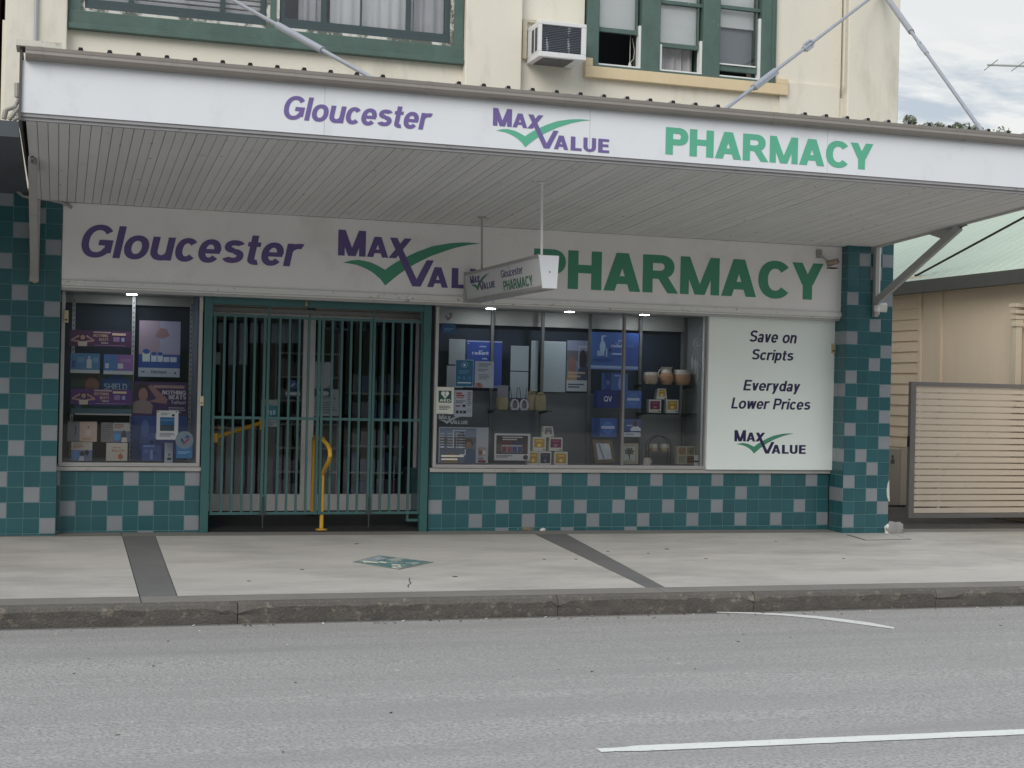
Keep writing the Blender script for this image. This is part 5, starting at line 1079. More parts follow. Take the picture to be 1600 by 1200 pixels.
poster('square_sticker', 'blue square sticker at the top left corner of the wide window', 'sticker', (691, 505, 712, 521.5), .0095, (34, 92, 140), [('l', .15, .25, .85, .55, 2, (95, 150, 190))])
x0, x1, z0, z1 = rect(694, 487, 708, 502.5, .0092); m = MB()
for k, a in enumerate(tick_art()): m.prism([(x0+(x1-x0)*(q[0]-.2)/.65, .0088-.0004*k, z0+(z1-z0)*(q[1]-.2)/.62) for q in a[1]], (0, .0003, 0), ink(120, 110, 140) if k != 1 else ink(130, 80, 100))
tag(m.build('tick_sticker'), 'faint red and blue tick sticker above the blue square one', 'sticker')
hrs = ['8.30am 5.30pm']*5
art = couple(1)[:7]+[('r', .28, .58, .31, .9, (190, 198, 205)), ('r', .28, .88, .56, .905, (190, 198, 205))]
art = [('r', .02, .0, .75, .97, (98, 108, 128)), ('r', .02, .72, .75, .97, (122, 134, 158)), ('r', .02, .55, .75, .72, (95, 92, 100)), ('e', .6, .55, .09, .13, (72, 52, 48)), ('e', .6, .5, .06, .1, (140, 105, 98)), ('p', [(.52, 0), (.54, .38), (.66, .42), (.74, .3), (.74, 0)], (70, 88, 120)), ('p', [(.38, .55), (.38, .78), (.42, .86), (.5, .86), (.53, .7), (.53, .5)], (48, 44, 55)), ('p', [(.1, 0), (.12, .22), (.3, .28), (.4, 0)], (140, 112, 80)), ('r', .28, .42, .3, .92, (200, 205, 212)), ('r', .28, .9, .54, .92, (200, 205, 212)), ('r', .42, .22, .54, .245, (215, 218, 222)), ('r', .525, .24, .54, .38, (215, 218, 222))]
for i in range(6): z = .80-.075*i; art += [('t', '30am', .16, z, .29, .035, .16, (205, 210, 216)), ('t', '5.30pm', .34, z, .52, .035, .16, (205, 210, 216)), ('r', .02, z+.005, .1, z+.03, (190, 196, 206))]
art += [('l', .05, .06, .5, .24, 2, (205, 205, 195)), ('r', .8, .22, .95, .44, (120, 112, 112)), ('r', .81, .24, .875, .36, (90, 70, 66)), ('r', .88, .24, .945, .36, (150, 150, 150)), ('l', .8, .1, .94, .17, 1, (100, 95, 98)), ('r', .8, .02, .94, .08, (90, 40, 48))]
poster('opening_hours_poster', 'photo poster with white rows of opening hours low in the wide window', 'poster', (685.5, 667.5, 763, 723.5), .011, (168, 174, 184), art)
poster('hair_colour_card', 'white card with a dark picture of red and blue hair colour packs', 'card', (772.5, 677.5, 828.5, 719.5), .10, (200, 202, 205), [('r', .05, .24, .93, .93, (52, 46, 52)), ('l', .22, .74, .78, .9, 2, (190, 190, 190)), ('r', .06, .3, .2, .62, (92, 78, 78)), ('r', .8, .3, .92, .62, (82, 66, 66)), ('r', .2, .3, .78, .58, (170, 170, 178)), ('r', .21, .31, .34, .52, (120, 60, 68)), ('r', .36, .31, .49, .52, (130, 66, 84)), ('r', .5, .31, .63, .52, (70, 74, 132)), ('r', .65, .31, .77, .52, (62, 78, 130)), ('r', .2, .58, .48, .72, (98, 42, 46)), ('r', .5, .58, .78, .72, (54, 48, 84)), ('l', .05, .1, .5, .2, 2, (110, 110, 115)), ('e', .87, .12, .07, .09, (70, 55, 60))])
# things on the middle glass shelf
poster('grey_card', 'plain lilac grey card standing behind a basket on the middle glass shelf', 'card', (777, 602, 794, 640), .46, (122, 122, 136), [('r', .05, .05, .95, .97, (130, 130, 145))])
WEAV = mat('woven_straw', (.34, .29, .18), .85, .3, 60, .5, 130)
def basket(label, px0, px1, py0, py1, Y, z, handle):
    x0, x1 = at(px0, py1, Y=Y).x, at(px1, py1, Y=Y).x; cx, r = (x0+x1)/2, (x1-x0)/2; h = at((px0+px1)/2, py0, Y=Y).z-z
    t = thing('woven_basket', label, 'basket', (cx, Y, z)); P = [(r*.86, 0)]+[(r*(.9+.1*math.sin(i/9*3.1)+(.02 if i % 2 else 0)), h*(i+.5)/10) for i in range(10)]+[(r*.9, h), (r*.8, h*.96)]
    MB().lathe((cx, Y, z), P, WEAV, 20).build('body', t)
    if handle:
        m = MB()
        for s in (-1, 1): m.tube([Vector((cx+s*.0+s*r*.5*math.cos(a), Y+.03*s, z+h+handle*math.sin(a))) for a in [math.pi*i/10 for i in range(11)]], .006, WEAV, 6)
        m.build('handle', t)
basket('woven basket at the left end of the middle glass shelf', 775, 793, 621, 640.5, .36, zsh3, 0)
basket('tall woven basket right of the white rings', 823.5, 837, 617, 640.5, .42, zsh3, .05)
basket('woven basket at the right end of the middle glass shelf', 836, 852.5, 618, 640.5, .36, zsh3, .03)
for px, lab in ((804.5, 'white arched photo holder on the left of its pair'), (819, 'white arched photo holder on the right of its pair')):
    c = at(px, 632, Y=.38); zc = zsh3; hh = at(px, 623.5, Y=.38).z-zc; rr = .048; m = MB()
    out_ = [(rr*.85, 0), (rr*1.05, hh*.3), (rr*.95, hh*.65), (rr*.55, hh*.95), (0, hh), (-rr*.55, hh*.95), (-rr*.95, hh*.65), (-rr*1.05, hh*.3), (-rr*.85, 0)]
    in_ = [(q[0]*.62, .02+q[1]*.74) for q in out_]
    put(m, [(0, ('strip', out_, in_))], (c.x, .40, zc), UX, UZ, NF, ink(190, 188, 200), .03)
    m.box(c.x-rr*.85, c.x+rr*.85, .37, .40, zc, zc+.018, ink(190, 188, 200)); m.box(c.x-rr*.6, c.x+rr*.6, .392, .396, zc+.018, zc+hh*.75, ink(112, 112, 122))
    m.tube([(c.x-.03, .40, zc+hh), (c.x-.045, .42, zc+hh+.13)], .003, DARK, 6); m.tube([(c.x+.02, .40, zc+hh), (c.x+.04, .42, zc+hh+.13)], .003, DARK, 6)
    tag(m.build('photo_holder'), lab, 'photo holder')
# frames and mugs on the case floor
def pframe(label, quad, Y, wood, inner, art):
    t = thing('picture_frame', label, 'picture frame', tuple(at(sum(q[0] for q in quad)/4, quad[2][1], Y=Y)))
    P = [at(px, py, Y=Y) for px, py in quad]; c = sum(P, Vector())/4
    m = MB(); I = [p.lerp(c, .30) for p in P]; I2 = [p.lerp(c, .26) for p in P]
    for i in range(4):
        j = (i+1) % 4; m.prism([P[i], P[j], I[j], I[i]], (0, .02, 0), wood)
    m.build('frame', t); b_ = MB(); b_.prism([p+Vector((0, .006, 0)) for p in I2], (0, .004, 0), ink(*inner)); u = (I[1]-I[0]); v = (I[0]-I[3]); o = I[3]
    for k, a in enumerate(art):
        f = lambda q: o+u*q[0]+v*q[1]+Vector((0, .0055-.0003*k, 0))
        if a[0] == 'p': b_.prism([f(q) for q in a[1]], (0, .0002, 0), ink(*a[-1]))
        else: n = 14; b_.prism([f((a[1]+a[3]*math.cos(2*math.pi*i/n), a[2]+a[4]*math.sin(2*math.pi*i/n))) for i in range(n)], (0, .0002, 0), ink(*a[-1]))
    b_.build('picture', t)
WOOD = mat('brown_frame', (.16, .12, .085), .6, .2, 20); WOODL = mat('pale_frame', (.36, .32, .26), .6, .15, 20)
leaves = [('p', [(.47, .12), (.45, .5), (.55, .5), (.53, .12)], (35, 38, 36))]+[('e', .5+.3*math.cos(a)*r_, .66+.22*math.sin(a)*r_, .085, .05, (62, 70, 64)) for r_ in (.35, .75, 1) for a in [i*.9+r_ for i in range(7)]]+[('p', [(.3, .06), (.3, .09), (.7, .09), (.7, .06)], (90, 92, 90))]
pframe('brown picture frame leaning in the wide window, pale abstract print', [(925.5, 687), (956, 687.5), (962.5, 722.5), (931, 724)], .30, WOOD, (188, 196, 208), [('p', [(.16, .96), (.28, .98), (.52, .06), (.36, .04)], (130, 140, 155)), ('p', [(.55, .9), (.8, .98), (1, .8), (1, .6), (.6, .7)], (205, 210, 218)), ('p', [(.6, .3), (.95, .28), (.95, .32), (.6, .34)], (165, 172, 184))])
pframe('pale picture frame with a tree drawing beside the mullion', [(969, 693), (997.5, 693), (997, 725), (970, 725)], .26, WOODL, (172, 180, 172), leaves)
x0, x1, z0, z1 = rect(965.5, 692.5, 973, 725, .33); MB().box(x0, x1, .33, .35, DFZ, z1, WOODL)
MR = thing('mug_rack', 'arched dark wire rack holding two mugs on a wooden shelf', 'mug rack', tuple(at(1029, 725, Y=.40)))
a, b = at(1011.5, 724, Y=.40), at(1046, 724, Y=.40); zt_ = at(1029, 681, Y=.40).z; zr = at(1029, 705, Y=.40).z; m = MB(); cx, rr = (a.x+b.x)/2, (b.x-a.x)/2
for y in (.37, .45): m.tube([Vector((a.x, y, DFZ)), Vector((a.x, y, zt_-rr*.85))]+[Vector((cx-rr*math.cos(t), y, zt_-rr*.85+rr*.85*math.sin(t))) for t in [math.pi*i/12 for i in range(13)]]+[Vector((b.x, y, DFZ))], .005, DARK, 6)
m.build('wire_arch', MR); MB().box(a.x, b.x, .365, .455, zr-.01, zr).build('wood_shelf', MR, WOOD)
CERM = [(.8, 0), (.95, .15), (1, .5), (.97, 1)]
for px0, px1, lab, hs_ in ((1016, 1027, 'small two-tone mug on the left of the wire rack', -1), (1031.5, 1043, 'small two-tone mug on the right of the wire rack', 1)):
    pot('coffee_mug', lab, 'mug', px0, px1, 693.5, 704.5, .41, CERM, .45, STON, hs_, z=zr)
pot('coffee_mug', 'cream mug standing on the window floor in front of the wire rack', 'mug', 1005, 1016, 715.5, 724.5, .25, CERM, .1, STON, 1, z=DFZ)
poster('tea_cube', 'box of four patterned brown and green squares at the right of the wide window', 'box', (1058.5, 697.5, 1086, 725.5), .30, (170, 165, 152), [('r', .06, .54, .46, .95, (112, 82, 56)), ('r', .54, .54, .94, .95, (125, 120, 98)), ('r', .06, .05, .46, .46, (150, 150, 132)), ('r', .54, .05, .94, .46, (78, 52, 38))]+[('e', .1+.13*(i % 3), .6+.14*(i//3), .045, .05, (150, 120, 85)) for i in range(9)]+[('e', .58+.13*(i % 3), .1+.14*(i//3), .045, .05, (128, 95, 66)) for i in range(9)]+[('e', .74, .74, .12, .14, (105, 102, 78))]+[('e', .12+.13*(i % 3), .12+.14*(i//3), .03, .05, (120, 130, 105)) for i in range(9)], depth=.1)
x0, x1, z0, z1 = rect(1084.5, 706.5, 1092, 726, .24); m = MB(); m.box(x0, x1, .23, .25, DFZ, DFZ+(z1-z0)*.44, ink(215, 218, 222)); m.box(x0+.005, x1-.004, .23, .25, DFZ+(z1-z0)*.44, DFZ+(z1-z0)*.56, ink(40, 40, 44)); m.box(x0, x1-.008, .23, .25, DFZ+(z1-z0)*.56, DFZ+(z1-z0), ink(215, 218, 222)); tag(m.build('trinket_box', bevel=.004), 'tiny white trinket box with a dark band beside the patterned box', 'trinket box')
x0 = at(1052, 723, Y=.22); m = MB(); m.lathe((x0.x, .22, DFZ), [(.022, 0), (.026, .008), (.018, .012)], ink(190, 195, 200), 14); tag(m.build('trinket_dish'), 'tiny pale dish on the window floor left of the patterned box', 'dish')
# dream catcher
c = at(1091.5, 537, Y=.13); DC = thing('dream_catcher', 'pale feathered dream catcher hanging at the right of the wide window', 'dream catcher', tuple(c)); PAL = mat('pale_feather', (.55, .56, .56), .8, .15, 30)
m = MB(); r = .062
for rr in (r, r*.55, r*.25): m.tube([c+Vector((rr*math.cos(t), 0, rr*math.sin(t))) for t in [2*math.pi*i/24 for i in range(25)]], .006 if rr == r else .003, PAL, 6, caps=False)
for i in range(12): t = 2*math.pi*i/12; m.tube([c+Vector((r*math.cos(t), 0, r*math.sin(t))), c+Vector((r*.25*math.cos(t+.5), 0, r*.25*math.sin(t+.5)))], .002, PAL, 4)
m.tube([c+Vector((0, 0, r)), Vector((c.x+.03, .13, c.z+.22))], .002, PAL, 4); m.build('hoop', DC)
m = MB()
for i, (dx, L_) in enumerate(((-.075, .24), (-.04, .30), (-.01, .36), (.03, .33), (.06, .25), (.09, .2))):
    z_ = c.z-.05; m.tube([(c.x+dx*.6, .13, z_), (c.x+dx, .13, z_-L_*.5)], .002, PAL, 4)
    w_ = .016; zt_ = z_-L_*.35
    m.prism([(c.x+dx, .129, zt_), (c.x+dx+w_, .13, zt_-.05), (c.x+dx+.008+w_*.4, .13, zt_-L_*.6), (c.x+dx+.004, .13, zt_-L_*.66), (c.x+dx-w_*.8, .13, zt_-.07)], (0, .002, 0), PAL)
m.build('feathers', DC)
# notices on the doors
poster('door_notice', 'blank-looking white notice at eye height on the right door', 'notice', (489.5, 565.5, 518, 606.5), YD+.026, (150, 154, 158), [('p', [(.72, 0), (1, .2), (1, 0)], (120, 124, 128)), ('l', .1, .9, .9, .97, 1, (120, 125, 130))])
poster('door_notice', 'white security notice under the blank one on the right door', 'notice', (488.5, 608, 529.5, 650), YD+.026, (140, 145, 150), [('r', 0, .72, .7, 1, (40, 62, 95)), ('p', [(.12, .82), (.2, .92), (.55, .92), (.62, .84), (.55, .76), (.2, .76)], (165, 170, 176)), ('t', 'NOTICE', .35, .62, .88, .08, .2, (60, 64, 70)), ('l', .1, .08, .9, .55, 5, (95, 100, 106))])
poster('door_notice', 'white notice with a teal round emblem at waist height on the left door', 'notice', (408, 624.5, 436, 667), YD+.016, (150, 156, 160), [('r', .1, .26, .98, .78, (30, 98, 122)), ('e', .55, .6, .3, .2, (62, 130, 150)), ('r', .36, .45, .44, .62, (190, 205, 212)), ('r', .5, .45, .6, .6, (190, 205, 212)), ('r', .66, .45, .8, .62, (150, 190, 205)), ('l', .1, .06, .9, .2, 2, (110, 116, 122))])
lt = MB(); a_, b_ = at(507, 515, Y=YD+.02), at(572, 518, Y=YD+.02); fit_text(lt, 'otions', a_.x, b_.x, a_.z, .165, YD+.028, ink(70, 88, 94), .12, .11, 0, .1, .0006); tag(lt.build('window_decal'), 'faint grey lettering reading otions across the top of the right door', 'decal')
sticker('round blue sticker with a white arrow on the left door', (449.5, 594, 464.5, 608.5), YD+.016, (42, 72, 118), [('p', [(.3, .35), (.7, .7), (.72, .6), (.4, .3)], (190, 200, 212))])
poster('door_sticker', 'white arrow shaped sign under the round blue sticker', 'sticker', (445, 610, 470, 620), YD+.016, (52, 66, 96), [('p', [(.02, .5), (.16, .95), (.2, .72), (.96, .72), (.96, .28), (.2, .28), (.16, .05)], (170, 176, 184))])
poster('paper_label', 'small pale label at the top left of the left door', 'label', (336.5, 550.5, 344.5, 569.5), YD+.016, (120, 128, 136))

# ------------------------------------------------------------------ left neighbour: brick building edge and its dark awning
NBL = thing('neighbour_building', 'red brick building edge with a dark low awning at the far left', 'building', (-7, 0, 0))
MB().box(-14, -4.40, -.12, 8, -.3, 8, mat('red_brick', (.17, .085, .065), .9, .3, 14, .3, 60)).build('brick_wall', NBL)
zA = at(16, 190, Y=-3.3).z; zB_ = at(16, 299, Y=-.4).z
m = MB(); m.prism([(-14, -.13, zB_), (-4.102, -.13, zB_), (-4.102, -3.3, zA-.10), (-14, -3.3, zA-.10)], (0, 0, .05)); m.box(-14, -4.102, -3.34, -3.30, zA-.12, zA)
m.build('awning', NBL, mat('slate_awning', (.075, .09, .105), .6, .15, 2))
m = MB()
for (pa, pb, r) in (((6, 186), (9, 172), .02), ((9, 172), (26, 166), .016), ((14, 187), (30, 168), .018), ((20, 188), (33, 182), .016), ((22, 170), (31, 186), .014), ((27, 152), (27, 130), .022), ((24, 166), (31, 150), .014)):
    m.tube([at(*pa, Y=-3.0), at(*pb, Y=-3.0)], r, n=8)
m.build('awning_hanger', NBL, mat('weathered_fitting', (.34, .33, .30), .7, .3, 12))

# ------------------------------------------------------------------ right neighbour house
XH_ = 8.0
HS2 = thing('neighbour_house', 'cream weatherboard house with pale green roof and dark gutter beyond the driveway', 'house', (9.5, 4, 0))
CRB = mat('cream_board', (.70, .575, .45), .75, .10, 2.5, dirt=(.30, .225, .16), dscale=3.5, dlo=.60, dhi=.85); CRS = mat('cream_sheet', (.71, .595, .47), .75, .09, 2.5, dirt=(.30, .23, .17), dscale=5, dlo=.66, dhi=.8, streak=(1, 1, .4))
hx = lambda px, py: at(px, py, X=XH_)
zE = 3.10
yB0, yB1 = hx(1439, 520).y, 9.0
m = MB(); pitch = .155; k = 0; z = 0
zev = hx(1412, 446).z
while z < zev+.05:
    m.prism([(XH_-.012, yB0, z), (XH_-.028, yB0, z), (XH_-.010, yB0, z+pitch), (XH_+.01, yB0, z+pitch)], (0, yB1-yB0, 0)); z += pitch
m.build('weatherboards', HS2, CRB)
MB().box(XH_, XH_+.1, -3.0, yB0-.001, 0, zev+.05).build('sheet_wall', HS2, CRS)
m = MB(); yb = hx(1470, 560).y
m.box(XH_-.03, XH_-.001, yb-.035, yb+.035, 0, zev+.05); m.box(XH_-.035, XH_-.001, yB0-.04, yB0+.02, 0, zev+.05); m.build('cover_batten', HS2, CRS)
MB().box(XH_+.1, XH_+6, -2.9, 9, -.1, zev).build('house_core', HS2, CRS)
# eave, gutter and roof (ridge runs away from the street)
zg0, zg1 = hx(1480, 446).z, hx(1480, 436).z
xg = XH_-.28
pa = at(1396, 441, X=xg); pb = at(1596, 421, X=xg); pc = at(1396, 461, X=xg)
ztop = (pa.z+pb.z)/2; zbot = pc.z
m = MB(); m.box(xg, xg+.12, -3.4, 9.5, zbot, ztop-.0); m.box(xg+.12, XH_-.0, -3.4, 9.5, zbot+.03, zbot+.05); m.build('gutter', HS2, mat('dark_gutter', (.06, .063, .062), .5, .2, 5))
m = MB(); rise = .52; Wd = 3.4; n_ = 24
m.prism([(xg+.05, -3.45, ztop-.04), (xg+.05+Wd, -3.45, ztop-.04+Wd*rise), (xg+.05+2*Wd, -3.45, ztop-.04), (xg+.05+2*Wd, -3.45, ztop-.08), (xg+.05+Wd, -3.45, ztop-.08+Wd*rise), (xg+.05, -3.45, ztop-.08)], (0, 13, 0))
i = -3.4
while i < 9.5:
    m.prism([(xg+.05, i, ztop-.04), (xg+.05, i+.05, ztop-.04), (xg+.05, i+.035, ztop-.022), (xg+.05, i+.015, ztop-.022)], (Wd, 0, Wd*rise)); i += .25
m.build('roof', HS2, mat('pale_green_roof', (.44, .51, .42), .55, .06, 1.5, dirt=(.37, .42, .33), dscale=2.2, dlo=.6, dhi=.8))
# verandah post with moulded capital
pc = at(1590, 500, X=XH_-.12); m = MB(); m.box(pc.x-.042, pc.x+.042, pc.y-.042, pc.y+.042, 0, at(1590, 506, X=XH_-.12).z)
for py, w_ in ((508, .06), (503, .054), (497, .064), (488, .07), (478, .08)): z = at(1590, py, X=XH_-.12).z; m.box(pc.x-w_, pc.x+w_, pc.y-w_, pc.y+w_, z-.02, z+.028)
m.build('verandah_post', HS2, mat('cream_post', (.56, .49, .38), .7, .1, 5), bevel=.006)
# roof stay
a, b = at(1432, 440, X=xg+.35), at(1606, 338, X=xg+.1)
a = Vector((xg+.25, at(1432, 440, X=xg+.25).y, ztop-.04+.2*rise)); a = at(1431, 431, X=xg+.30); b = at(1640, 318, X=xg+.30)
m = MB(); m.tube([a, b], .016, n=8); m.tube([a+Vector((0, 0, -.12)), a, a+Vector((0, 0, .02))], .02, n=8); tag(m.build('roof_stay', m=DARK), 'thin black stay rod rising over the pale green roof', 'stay rod')
# outdoor air conditioner
OU = thing('condenser_unit', 'beige outdoor air conditioner unit between the tiled pillar and the slatted gate', 'air conditioner', (7.75, 3.2, .0))
yo = 3.1; x1 = at(1418.5, 745, Y=yo).x; xm_ = at(1406.5, 745, Y=yo).x; x0 = x1-.36; z0, z1 = at(1405, 790, Y=yo).z, at(1405, 700.5, Y=yo).z
m = MB(); m.box(x0, x1+.0, yo, yo+.8, z0, z1); m.build('case', OU, mat('beige_case', (.33, .30, .26), .6, .1, 6), bevel=.012)
m = MB(); m.box(xm_, x1+.012, yo-.012, yo-.0005, z0+.01, z1-.01); m.build('corner_panel', OU, mat('pale_panel', (.42, .385, .33), .6, .1, 6))
m = MB(); m.box(xm_-.16, xm_-.1, yo-.006, yo-.0005, z1-.22, z1-.16); m.box(xm_-.145, xm_-.115, yo-.006, yo-.0005, z1-.15, z1-.1); m.build('warning_mark', OU, mat('dark_mark', (.1, .09, .08)))
m = MB()
for z in (z0+.13, z0+.42): m.box(x1-.005, x1+.05, yo-.03, yo+.02, z, z+.10)
m.build('pipe_cover', OU, mat('pale_panel', ())); 
m = MB(); m.box(x0+.02, x0+.1, yo+.05, yo+.7, -.08, z0); m.box(x1-.1, x1-.02, yo+.05, yo+.7, -.08, z0); m.build('foot', OU, DARK)
# slatted driveway gate
SGT = thing('slatted_gate', 'cream horizontal slat gate in a grey steel frame across the driveway', 'gate', (7, .5, 0))
yq = .5; c0 = [at(px, py, Y=yq) for px, py in ((1420.5, 596.5), (1600, 599.5), (1418.5, 813), (1600, 804))]
x0 = (c0[0].x+c0[2].x)/2; x1 = x0+2.0; z1 = (c0[0].z+c0[1].z)/2; z0 = (c0[2].z+c0[3].z)/2+.0
z0 = at(1510, 809, Y=yq).z; z1 = at(1510, 598.5, Y=yq).z
fw_ = .075; m = MB(); m.box(x0, x0+fw_, yq-.03, yq+.03, z0, z1); m.box(x1-fw_, x1, yq-.03, yq+.03, z0, z1); m.box(x0+fw_, x1-fw_, yq-.028, yq+.03, z0, z0+.055); m.box(x0+fw_, x1-fw_, yq-.028, yq+.03, z1-.055, z1); m.box(x0-.012, x0, yq-.02, yq+.02, z0+(z1-z0)*.52, z0+(z1-z0)*.60, DARK)
m.build('gate_frame', SGT, mat('gate_steel', (.17, .165, .165), .55, .12, 7), bevel=.004)
SLT = mat('cream_slat', (.62, .545, .45), .6, .07, 4, island=.05, dirt=(.4, .33, .26), dscale=6, dlo=.6, dhi=.8)
n_ = 20; gap_ = .017; hh = (z1-z0-.11)/n_
for k in range(n_):
    z = z0+.055+hh*k; MB().box(x0+fw_+.001, x1-fw_-.001, yq-.008, yq+.008, z+gap_/2, z+hh-gap_/2).build('slat', SGT, SLT, bevel=.002)
m = MB(); x = at(1466, 700, Y=yq+.04).x; m.box(x-.02, x+.02, yq+.012, yq+.028, z0+.06, z1-.06); m.build('back_stile', SGT, SLT)
# television antenna on a mast standing on the house roof
an = at(1543, 101.5, Y=4.0); an1 = at(1660, 105, Y=4.0); AT = thing('tv_antenna', 'thin grey television antenna boom with cross rods against the sky', 'antenna', tuple(an1))
m = MB(); m.tube([an, an+(an1-an)*2.2], .016, n=8); m.build('boom', AT, STEEL); dxn = (an1-an)
m = MB()
for f in (.045, .41, .8, 1.2, 1.6, 2.0):
    c = an+dxn*f; q = (at(1557, 94, Y=3.6)-at(1535.5, 110.5, Y=4.4))*.5; m.tube([c-q, c+q], .007, n=6)
m.build('element', AT, STEEL); m = MB(); tp = an+dxn*1.1; m.tube([(tp.x, tp.y, ztop+1.0), tp], .02, n=8); m.build('mast', AT, STEEL)

# ------------------------------------------------------------------ small things on the footpath
def gp(px, py): return atg(px, py, FA, FB, SX)
pl = [gp(*q) for q in ((551, 878.5), (592, 868.3), (678, 878.8), (623, 890.5))]
m = MB(); m.prism([p+Vector((0, 0, -.02)) for p in pl], (0, 0, .0245), mat('pit_rim', (.20, .22, .20), .8, .3, 20)); c = sum(pl, Vector())/4
m.prism([p.lerp(c, .1)+Vector((0, 0, -.015)) for p in pl], (0, 0, .0225), mat('worn_pit_paint', (.10, .20, .20), .75, .3, 14, .2, 70, dirt=(.40, .42, .40), dscale=7, dlo=.5, dhi=.58)); m.prism([pl[0].lerp(c, .12), pl[1].lerp(c, .12), c.lerp(pl[1], .45), c.lerp(pl[0], .45)], (0, 0, .0095), mat('pit_blue', (.25, .31, .36), .7, .2, 16, dirt=(.5, .5, .46), dscale=12, dlo=.52, dhi=.6))
tag(m.build('pit_cover'), 'worn blue green pit cover set into the footpath before the gate', 'pit cover')
m = MB()
for a, b, w_ in (((568, 878.8), (591, 880.3), .035), ((593, 879.4), (604, 880.6), .03), ((612, 884), (626, 884.4), .025), ((614, 887.3), (619, 888.2), .03), ((622, 886.5), (626, 887.5), .02)):
    p, q = gp(*a), gp(*b); d = (q-p); s = Vector((-d.y, d.x, 0)).normalized()*w_*.5; m.prism([p-s, q-s, q+s, p+s], (0, 0, .012))
tag(m.build('paper_scraps', m=mat('pale_chips', (.66, .64, .52), .8, .15, 30)), 'pale paint chips scattered on the worn pit cover', 'paint chips')
pl = [gp(*q) for q in ((1322, 835.5), (1392, 834.5), (1424, 843), (1352, 844.5))]; m = MB(); m.prism([p+Vector((0, 0, -.02)) for p in pl], (0, 0, .0232), JOINT); c = sum(pl, Vector())/4
m.prism([p.lerp(c, .06)+Vector((0, 0, -.02)) for p in pl], (0, 0, .0252), CONC); tag(m.build('service_lid'), 'concrete service lid with dark joints at the foot of the right pillar', 'service lid')
def chunk(px, py, s, seed, mt, label, name='rubble_piece'):
    rnd = random.Random(seed); c = gp(px, py); import bmesh
    b = bmesh.new(); bmesh.ops.create_icosphere(b, subdivisions=2, radius=1)
    for v in b.verts: v.co = Vector((v.co.x*s[0], v.co.y*s[1], v.co.z*s[2]))*(1+.35*mnoise.noise(v.co*1.7+Vector((seed, 0, 0)))) + c+Vector((0, 0, s[2]*.55))
    me = bpy.data.meshes.new(name); b.to_mesh(me); b.free(); me.materials.append(mt); o = bpy.data.objects.new(name, me); COL.objects.link(o); return tag(o, label, 'rubble')
PLAS = mat('bare_plaster', ()); CHK = mat('grey_chunk', (.30, .295, .28), .9, .2, 20)
chunk(1386, 833, (.035, .03, .07), 3, mat('white_chip', (.82, .82, .8), .7, .05, 9), 'bright white broken tile chip at the right pillar corner')
chunk(1398, 833, (.12, .05, .09), 5, CHK, 'grey wedge of broken concrete beside the right pillar corner')
chunk(808, 828.5, (.06, .03, .03), 8, PLAS, 'pale plaster lump at the plinth foot left of the dark strip')
chunk(825, 829, (.07, .03, .03), 9, mat('brown_chunk', (.2, .17, .13), .9, .3, 20), 'brown plaster lump at the plinth foot by the dark strip')
chunk(848, 829.5, (.035, .02, .022), 11, PLAS, 'small pale plaster lump at the plinth foot right of the dark strip')
m = MB(); cr = [gp(*q) for q in ((640, 903), (639.5, 908), (642, 911), (637.5, 915), (638, 918))]
for a, b in zip(cr, cr[1:]): d = (b-a); sd_ = Vector((-d.y, d.x, 0)).normalized()*.0035; m.prism([a-sd_, b-sd_, b+sd_, a+sd_], (0, 0, .0028))
struct(m.build('footpath_crack', m=JOINT))
# gum spots and leaf litter flecks
m = MB(); rnd = random.Random(4)
for px, py in ((389, 908), (472, 890), (557, 850), (711, 901), (850, 874), (900, 874), (1013, 865), (1042, 858), (1103, 873), (1318, 873), (1212, 846), (950, 862)):
    c = gp(px, py); r = rnd.uniform(.012, .022); m.prism([c+Vector((r*math.cos(t)*(1+.3*rnd.random()), r*math.sin(t), .0003)) for t in [i*math.pi/5 for i in range(10)]], (0, 0, .003))
o = m.build('gum_spots', m=mat('gum_spot', (.07, .07, .068), .9, .2, 9)); o['kind'] = 'stuff'; o['label'] = 'dark gum spots on the pale footpath'
m = MB()
LEAFD = mat('dead_leaf', (.22, .15, .08), .8, .3, 20)
for k in range(120):
    x, y = rnd.uniform(-6, 8), rnd.choice([rnd.uniform(-13, -4.3), rnd.uniform(-6.5, -4.0)]); z = rz(x, y)+.002; r = rnd.uniform(.005, .016); a = rnd.uniform(0, 3); e = Vector((math.cos(a), math.sin(a), 0))*r; f = Vector((-math.sin(a), math.cos(a), 0))*r*.4; c = Vector((x, y, z)); m.prism([c-e, c-f, c+e, c+f], (0, 0, .003), random.choice([DARK, JOINT, MATS['brown_chunk'], PLAS]))
for k in range(130):
    x = rnd.uniform(-6, 8); y = -3.93-abs(rnd.gauss(0, .09)); z = rz(x, y)+.003; r_ = rnd.uniform(.006, .022); a = rnd.uniform(0, 3); e = Vector((math.cos(a), math.sin(a), .25))*r_; f = Vector((-math.sin(a), math.cos(a), 0))*r_*.45; c = Vector((x, y, z+.004)); m.prism([c-e, c-f, c+e, c+f], (0, 0, .003), random.choice([JOINT, MATS['brown_chunk'], MATS['brown_chunk'], LEAFD, PLAS]))
o = m.build('road_grit'); o['kind'] = 'stuff'; o['label'] = 'loose grit and leaf flecks on the asphalt'

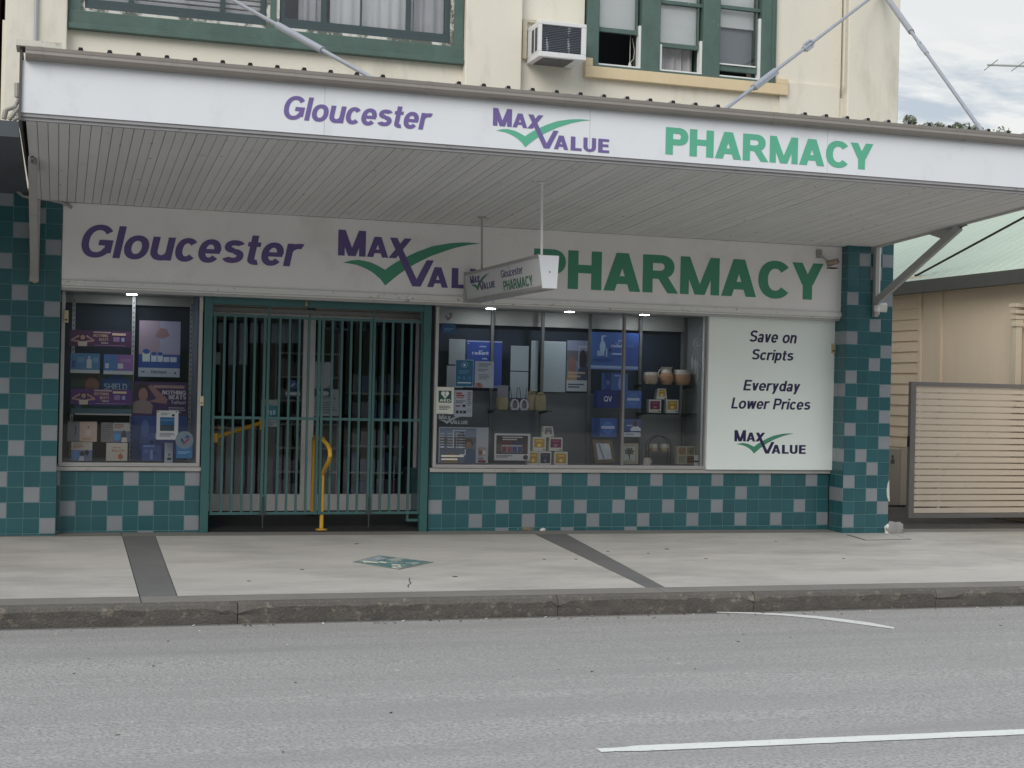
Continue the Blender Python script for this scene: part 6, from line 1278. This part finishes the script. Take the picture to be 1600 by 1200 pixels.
# ------------------------------------------------------------------ trees far behind
BARK = mat('bark', (.16, .13, .1), .9, .3, 8); LEAF = mat('leaf_hazed_olive', (.21, .235, .18), .7, .3, 1.2, island=.45)  # leaf colour paled to carry the distance haze
def tree(c, h, w, seed, label):
    rnd = random.Random(seed); t = thing('tree', label, 'tree', tuple(c), 'trees far behind the awning')
    m = MB(); m.tube([(c[0], c[1], c[2]), (c[0]+.2, c[1], c[2]+h*.35), (c[0]+rnd.uniform(-.4, .4), c[1], c[2]+h*.75)], [.28, .2, .08], n=8); tips = []
    for k in range(9):
        a = rnd.uniform(0, 6.28); z = c[2]+h*rnd.uniform(.35, .7); q = Vector((c[0]+math.cos(a)*w*rnd.uniform(.3, .85), c[1]+math.sin(a)*w*.7, z+h*rnd.uniform(.1, .26))); m.tube([(c[0]+.1, c[1], z), ((c[0]+q.x)/2, (c[1]+q.y)/2, (z+q.z)/2+.2), q], [.1, .06, .03], n=5); tips.append(q)
    m.build('trunk', t, BARK)
    f = MB(); clumps = [(q, rnd.uniform(.8, 1.4)*w*.35) for q in tips]+[(Vector((c[0]+rnd.uniform(-.8, .8)*w, c[1]+rnd.uniform(-.6, .6)*w, c[2]+h-w*(.3+.5*j_/5)-rnd.uniform(0, .3))), w*rnd.uniform(.22, .40)) for j_ in range(16)]+[(Vector((c[0]+rnd.uniform(-.2, .2)*w, c[1], c[2]+h-w*.2)), w*.2)]
    for q, r in clumps:
        for _ in range(330):
            d = Vector((rnd.gauss(0, 1), rnd.gauss(0, 1), rnd.gauss(0, .8))).normalized()*r*rnd.random()**.4; p = q+d; s = rnd.uniform(.05, .11); u = Vector((rnd.gauss(0, 1), rnd.gauss(0, 1), rnd.gauss(0, 1))).normalized()*s; v = u.cross(Vector((rnd.gauss(0, 1), rnd.gauss(0, 1), rnd.gauss(0, 1)))).normalized()*s*.6
            f.add([p-u, p+v, p+u, p-v], [(0, 1, 2, 3)])
    f.build('crown', t, LEAF)
for i, (px, py, Y, w, lab) in enumerate(((1414, 184, 46, 1.6, 'tallest far tree top just right of the cream building corner'), (1444, 195, 48, 1.6, 'low rounded far tree top second from the building corner'), (1470, 196, 50, 1.6, 'small sparse far tree top in the middle of the row'), (1494, 196, 47, 1.6, 'far tree top left of the awning rod foot'), (1521, 199, 49, 1.6, 'far tree top right at the foot of the awning rod'))):
    p = at(px, py, Y=Y); gz = -.6; tree((p.x, Y, gz), (p.z-gz)/.99, w, 20+i, lab)
MB().prism([(20, 35, -.95), (70, 35, -.95), (70, 70, -.95), (20, 70, -.95)], (0, 0, .3)).build('grass_bank', None, mat('grass', (.08, .11, .05), .9, .3, 2))['kind'] = 'structure'
